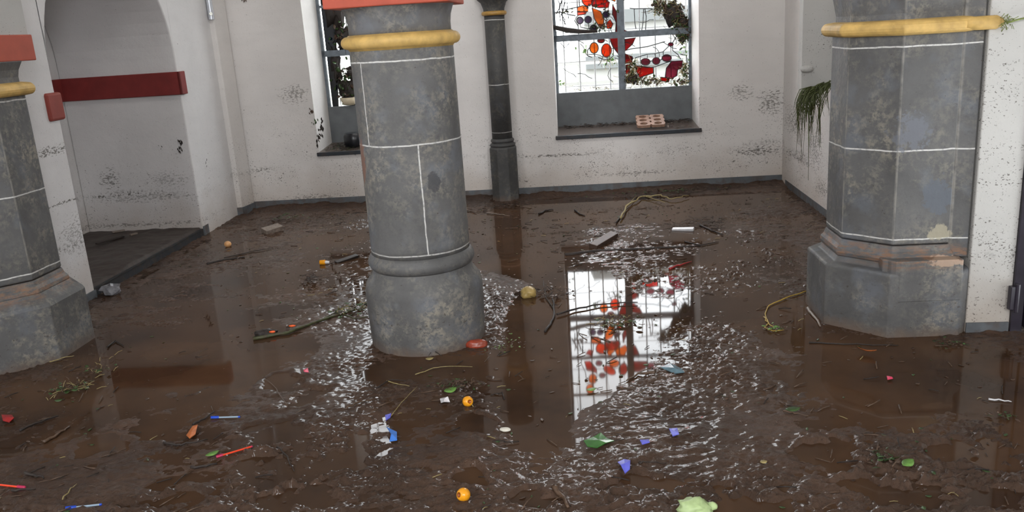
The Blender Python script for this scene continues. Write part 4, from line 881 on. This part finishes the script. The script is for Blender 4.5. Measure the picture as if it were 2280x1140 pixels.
# torn plants caught in the glazing
def caught(name, boxes, n, label, mats, L=.05, seed=0, depth=(-.03, .06), core=None):
    r = random.Random(seed); rt = None
    if core:
        mb = MB()
        for (u, v, ru, rv) in core: mb.blob(GP(u, v, .03), (ru, .04, rv), int(u * 10), .7, 3, 2.5)
        rt = mb.build(name, M['bark'], None, True); tag(rt, label, 'plant debris', None, 'stuff')
    for mt in mats:
        mb = MB()
        for i in range(n):
            u, v, ru, rv = r.choice(boxes); p = GP(u + r.gauss(0, .5) * ru, v + r.gauss(0, .5) * rv, r.uniform(*depth))
            if p.z < 1.05: p.z = 1.05 + r.uniform(0, .02)
            if mt in ('straw', 'twig', 'bark', 'greenstem'):
                an = r.uniform(0, PI); dv = (BD * math.cos(an) + Vector((0, 0, 1)) * math.sin(an) * r.choice((-1, 1)) + BN * r.uniform(-.3, .3)) * L * r.uniform(.5, 1.6); mb.tube([p, p + dv * .5 + Vector((0, 0, -.004)), p + dv], .0022, 4)
            else: leafmesh(mb, p, L * r.uniform(.4, 1), L * r.uniform(.3, .6), r.uniform(0, 6.3), r.uniform(-.5, .7), r.uniform(-1.5, 1.5), 4, r.uniform(-1.2, 1.2))
        o = mb.build(name if rt is None else 'leaves', M[mt], rt, True)
        if rt is None: rt = o; tag(o, label, 'plant debris', None, 'stuff')
        else: o['kind'] = 'stuff'
def U(px, py, rx=20, ry=20):
    u, v = wuv(px, py); return (u, v, rx * .0051, ry * .0051)
u = U
caught('plant_tangle', [u(1490, 18, 28, 26), u(1515, 50, 22, 30), u(1525, 80, 14, 20), u(1470, 15, 18, 14)], 150, 'dark tangle of leaves and roots in the upper right of the right window', ('leaf', 'leafbrown', 'twig', 'straw'), .06, 1, core=[U(1500, 28)[:2] + (.10, .12), U(1520, 62)[:2] + (.07, .13)])
caught('plant_tangle', [u(1420, 178, 40, 8), u(1405, 165, 16, 14), u(1455, 182, 40, 6), u(1520, 182, 24, 8), u(1410, 150, 16, 18), u(1525, 160, 14, 22)], 170, 'leaf and straw tangle along the glass foot of the right window', ('leaf', 'leafbrown', 'straw', 'straw'), .05, 2, core=[U(1408, 176)[:2] + (.07, .05)])
caught('plant_tangle', [u(1325, 12, 30, 6), u(1330, 64, 24, 6), u(1262, 26, 26, 4), u(1340, 58, 20, 8), u(1352, 30, 14, 14)], 80, 'leaf strands caught in the upper left of the right window', ('leaf', 'leafbrown'), .045, 3)
caught('plant_tangle', [u(1300, 110, 10, 8), u(1360, 138, 14, 8), u(1345, 140, 10, 6), u(1520, 110, 14, 20), u(1528, 150, 10, 20), u(1250, 185, 10, 8), u(1360, 132, 10, 12)], 45, 'single green leaves caught low in the right window', ('leafbright', 'straw'), .045, 4)
caught('plant_tangle', [u(1270, 200, 30, 2), u(1330, 196, 40, 2)], 24, 'crumbs on the panel top of the right window, left half', ('leafbrown', 'straw'), .02, 5)
caught('plant_tangle', [(-1.72, 1.80, .14, .2), (-1.75, 1.35, .14, .15), (-1.72, 1.15, .14, .12), (-1.6, 2.3, .2, .4), (-1.3, 1.4, .2, .3)], 170, 'dark leaves and roots filling the left window', ('leaf', 'leafbrown', 'bark'), .07, 6, core=[(-1.70, 1.78, .09, .14), (-1.70, 1.2, .12, .15), (-1.62, 1.40, .12, .08), (-1.78, 2.2, .12, .3), (-1.84, 1.5, .05, .2)])
# driftwood across the window
P = [GP(*wuv(1231, 60), -.03), GP(*wuv(1262, 67), -.04), GP(*wuv(1290, 70), -.04), GP(*wuv(1330, 70), -.03)]
o = MB().tube(P, [.022, .03, .024, .012], 8).build('driftwood', M['bark'], None, True, loc=tuple(P[0])); tag(o, 'dark branch jammed across the transom of the right window, left half', 'branch')
q = GP(*wuv(778, 222), -.02); o = MB().lathe([(.03, 0), (.06, .004), (.085, .04), (.098, .09), (.092, .09), (.07, .04), (.03, .01)], 24).build('cream_bowl', M['cream'], None, True); o.location = (q.x, q.y, 1.045); tag(o, 'cream plastic bowl standing on the panel of the left window', 'bowl')
mb = MB(); q = [(-1.93, 1.04), (-1.86, 1.04), (-1.80, 1.75), (-1.76, 2.4), (-1.93, 2.4)]
n = len(q); P3 = [GP(a, b, .02) for a, b in q]; mb.add(P3 + [p + BN * .004 for p in P3], [tuple(range(n - 1, -1, -1)), tuple(range(n, 2 * n))] + [(i, (i + 1) % n, (i + 1) % n + n, i + n) for i in range(n)])
mb.build('glass_piece', GL['blue'], w1)['label'] = 'dark blue glass strip'

# leaves stuck on walls
def stuck(A, B, pts, label, mat='leafbrown', L=.05, n=8, seed=0, out=.006):
    r = random.Random(seed); rt = None; nrm = Vector((B[1] - A[1], -(B[0] - A[0]), 0)).normalized(); nrm = nrm if nrm.dot(-onplane(*pts[0], A, B)) > 0 else -nrm; mb = MB(); c0 = onplane(*pts[0], A, B)
    tx = nrm.cross(Vector((0, 0, 1)))
    for px, py in pts:
        c = onplane(px, py, A, B)
        for i in range(n):
            d = tx * r.gauss(0, .012) + Vector((0, 0, r.gauss(0, .02))); an = r.uniform(-.6, .6); l = L * r.uniform(.4, 1); wv = l * .35
            ax = Vector((0, 0, 1)) * math.cos(an) + tx * math.sin(an); bx = nrm.cross(ax); p = c + d + nrm * out - c0
            vs = [p - ax * l / 2, p + bx * wv / 2 + nrm * .006, p + ax * l / 2 + nrm * .004, p - bx * wv / 2 + nrm * .004]; vs += [v - nrm * .003 for v in vs]
            mb.add(vs, [(0, 1, 2, 3), (7, 6, 5, 4), (0, 4, 5, 1), (1, 5, 6, 2), (2, 6, 7, 3), (3, 7, 4, 0)])
    o = mb.build('stuck_leaves', M[mat]); o.location = c0; tag(o, label, 'leaves')
WA, WB = WP(0), WP(1)
stuck(WA, WB, [(694, 248), (693, 253)], 'small dark leaf stuck to the back wall, topmost left of the left window', seed=1, n=4)
stuck(WA, WB, [(700, 270), (705, 273)], 'forked dark leaf stuck to the wall below the topmost one', 'leaf', seed=2, n=4)
stuck(WA, WB, [(717, 270), (716, 280), (712, 288), (713, 298), (711, 306), (711, 316)], 'long dark leaf string on the corner left of the left window', 'bark', seed=3, n=4, L=.06)
RA, RB = E0, E0 + ln
stuck(RA, RB, [(402, 316), (405, 322), (401, 328), (403, 334)], 'dark leaf stuck on the recess wall below the red band', 'bark', seed=4, n=3)
stuck(RA, RB, [(357, 321)], 'tiny dark leaf stuck on the recess wall left of the larger one', 'bark', seed=5, n=3, L=.02)
stuck(E0, E0 + ld, [(458, 362)], 'tiny dark leaf stuck on the wall between recess and corner', 'bark', seed=6, n=3, L=.03)
stuck(WA, WB, [(542, 2), (543, -6)], 'brown leaf stuck high on the back wall at the top picture edge', 'leafbrown', seed=7, n=4, L=.05)
stuck(WA, WB, [(1558, 229)], 'small dark leaf stuck beside the right window', 'bark', seed=8, n=4, L=.025)

# grass hanging from the springing block
r = random.Random(5); base = Vector((2.60, 6.84, 1.12)); mb = MB()
for i in range(150):
    s = base + Vector((r.uniform(-.13, .06), r.uniform(-.03, .03), r.uniform(-.01, .04) + .0)); k = r.uniform(.4, 1)
    s.z += max(0, (s.x - 2.53)) * .35
    e = s + Vector((-.05 * k - r.uniform(0, .05), r.uniform(-.04, .02), r.uniform(-.05, -.01))); mb.tube([s, e, e + Vector((r.uniform(-.04, .0), 0, -.09 * k)), e + Vector((r.uniform(-.06, .03), 0, -.14 - r.random() ** 3 * .4))], [.004, .0035, .003, .001], 4)
mb.tube([base + Vector((-.13, -.03, -.15)), base + Vector((-.125, -.03, -.45)), base + Vector((-.12, -.03, -.72))], [.006, .003, .0015], 5)
o = mb.build('grass_tuft', simple('olive_grass', (.07, .085, .025), .5, .4, 20), None, True, loc=tuple(base)); tag(o, 'olive grass hanging from the springing block behind the right column', 'grass', None, 'stuff')
# twig and roots caught on the yellow ring of the right column
mb = MB(); q = Vector((2.505, 4.245, 1.63))
mb.tube([q, q + Vector((.05, 0, .01)), q + Vector((.12, -.01, .022)), q + Vector((.22, -.02, .03))], [.006, .005, .005, .0045], 7)
for i in range(46):
    s = q + Vector((r.uniform(-.035, .02), r.uniform(-.02, .01), r.uniform(-.03, .03))); mb.tube([s, s + Vector((r.uniform(-.02, .02), r.uniform(-.02, .0), r.uniform(-.025, .025)))], .0016, 4)
o = mb.build('caught_twig', M['greenstem'], None, True, loc=tuple(q)); tag(o, 'green twig with root tuft caught on the ring of the right column', 'twig')
# white pipe end high on the left wall
p = onplane(456, -20, E0, E0 + ld); p1 = onplane(464, 44, E0, E0 + ld); off = Vector((ln.x, ln.y, 0)) * -.035
o = empty('pipe', p1 + off, 'short white enamelled pipe end high on the left wall at the top picture edge', 'pipe')
MB().tube([Vector((0, 0, 0)), Vector((0, 0, .6))], .030, 20).build('tube', M['chrome'], o, 'auto'); MB().tube([Vector((.01, -.03, .055)), Vector((.015, -.045, .055))], .016, 16).build('bolt', simple('bolt_metal', (.2, .2, .18), .25, .1, 30, Metallic=.9), o, 'auto')
# crumpled litter at the near end of the step
g = gnd(250, 655); g.z = .02
o = MB().blob((0, 0, .02), (.07, .05, .045), 12, .8, 2, 2.6).build('plastic_bag', simple('grey_bag', (.22, .22, .24), .3, .5, 25), None, False); o.location = g; tag(o, 'crumpled grey plastic litter at the near end of the recess step', 'bag')
# slats lying on the step
for i, (a, b, lab) in enumerate([((250, 519), (278, 514), 'pale thin slat on the recess step, left of the other'), ((290, 525), (305, 521), 'short pale slat on the recess step, right of the other'), ((215, 545), (275, 528), 'long dark wood strip on the recess step')]):
    p, q = gnd(*a, .1), gnd(*b, .1); d = q - p; c = (p + q) / 2; c.z = .108
    o = MB().box((0, 0, 0), (d.length, .03, .014), Matrix.Rotation(math.atan2(d.y, d.x), 3, 'Z')).build('slat', M['bark' if i == 2 else 'palewood'], bevel=.002); o.location = c; tag(o, lab, 'slat')

# ---------------------------------------------------------------- groups of things of one kind
GROUP = {'pen': 'plastic pens in the mud', 'fruit': 'small orange fruits in the mud', 'stick': 'sticks and twigs washed over the floor', 'straw': 'straw stalks on the mud', 'leaf': 'single leaves on the mud',
         'leaves': 'leaves stuck on the walls', 'slat': 'wood strips on the recess step', 'shard': 'coloured scraps in the mud', 'scrap': 'small coloured scraps in the mud', 'wood': 'wood pieces in the mud', 'impost': 'red impost stones of the left recess'}
for o in C.objects:
    if o.parent is None and o.get('category') in GROUP and not o.get('kind'): o['group'] = GROUP[o['category']]
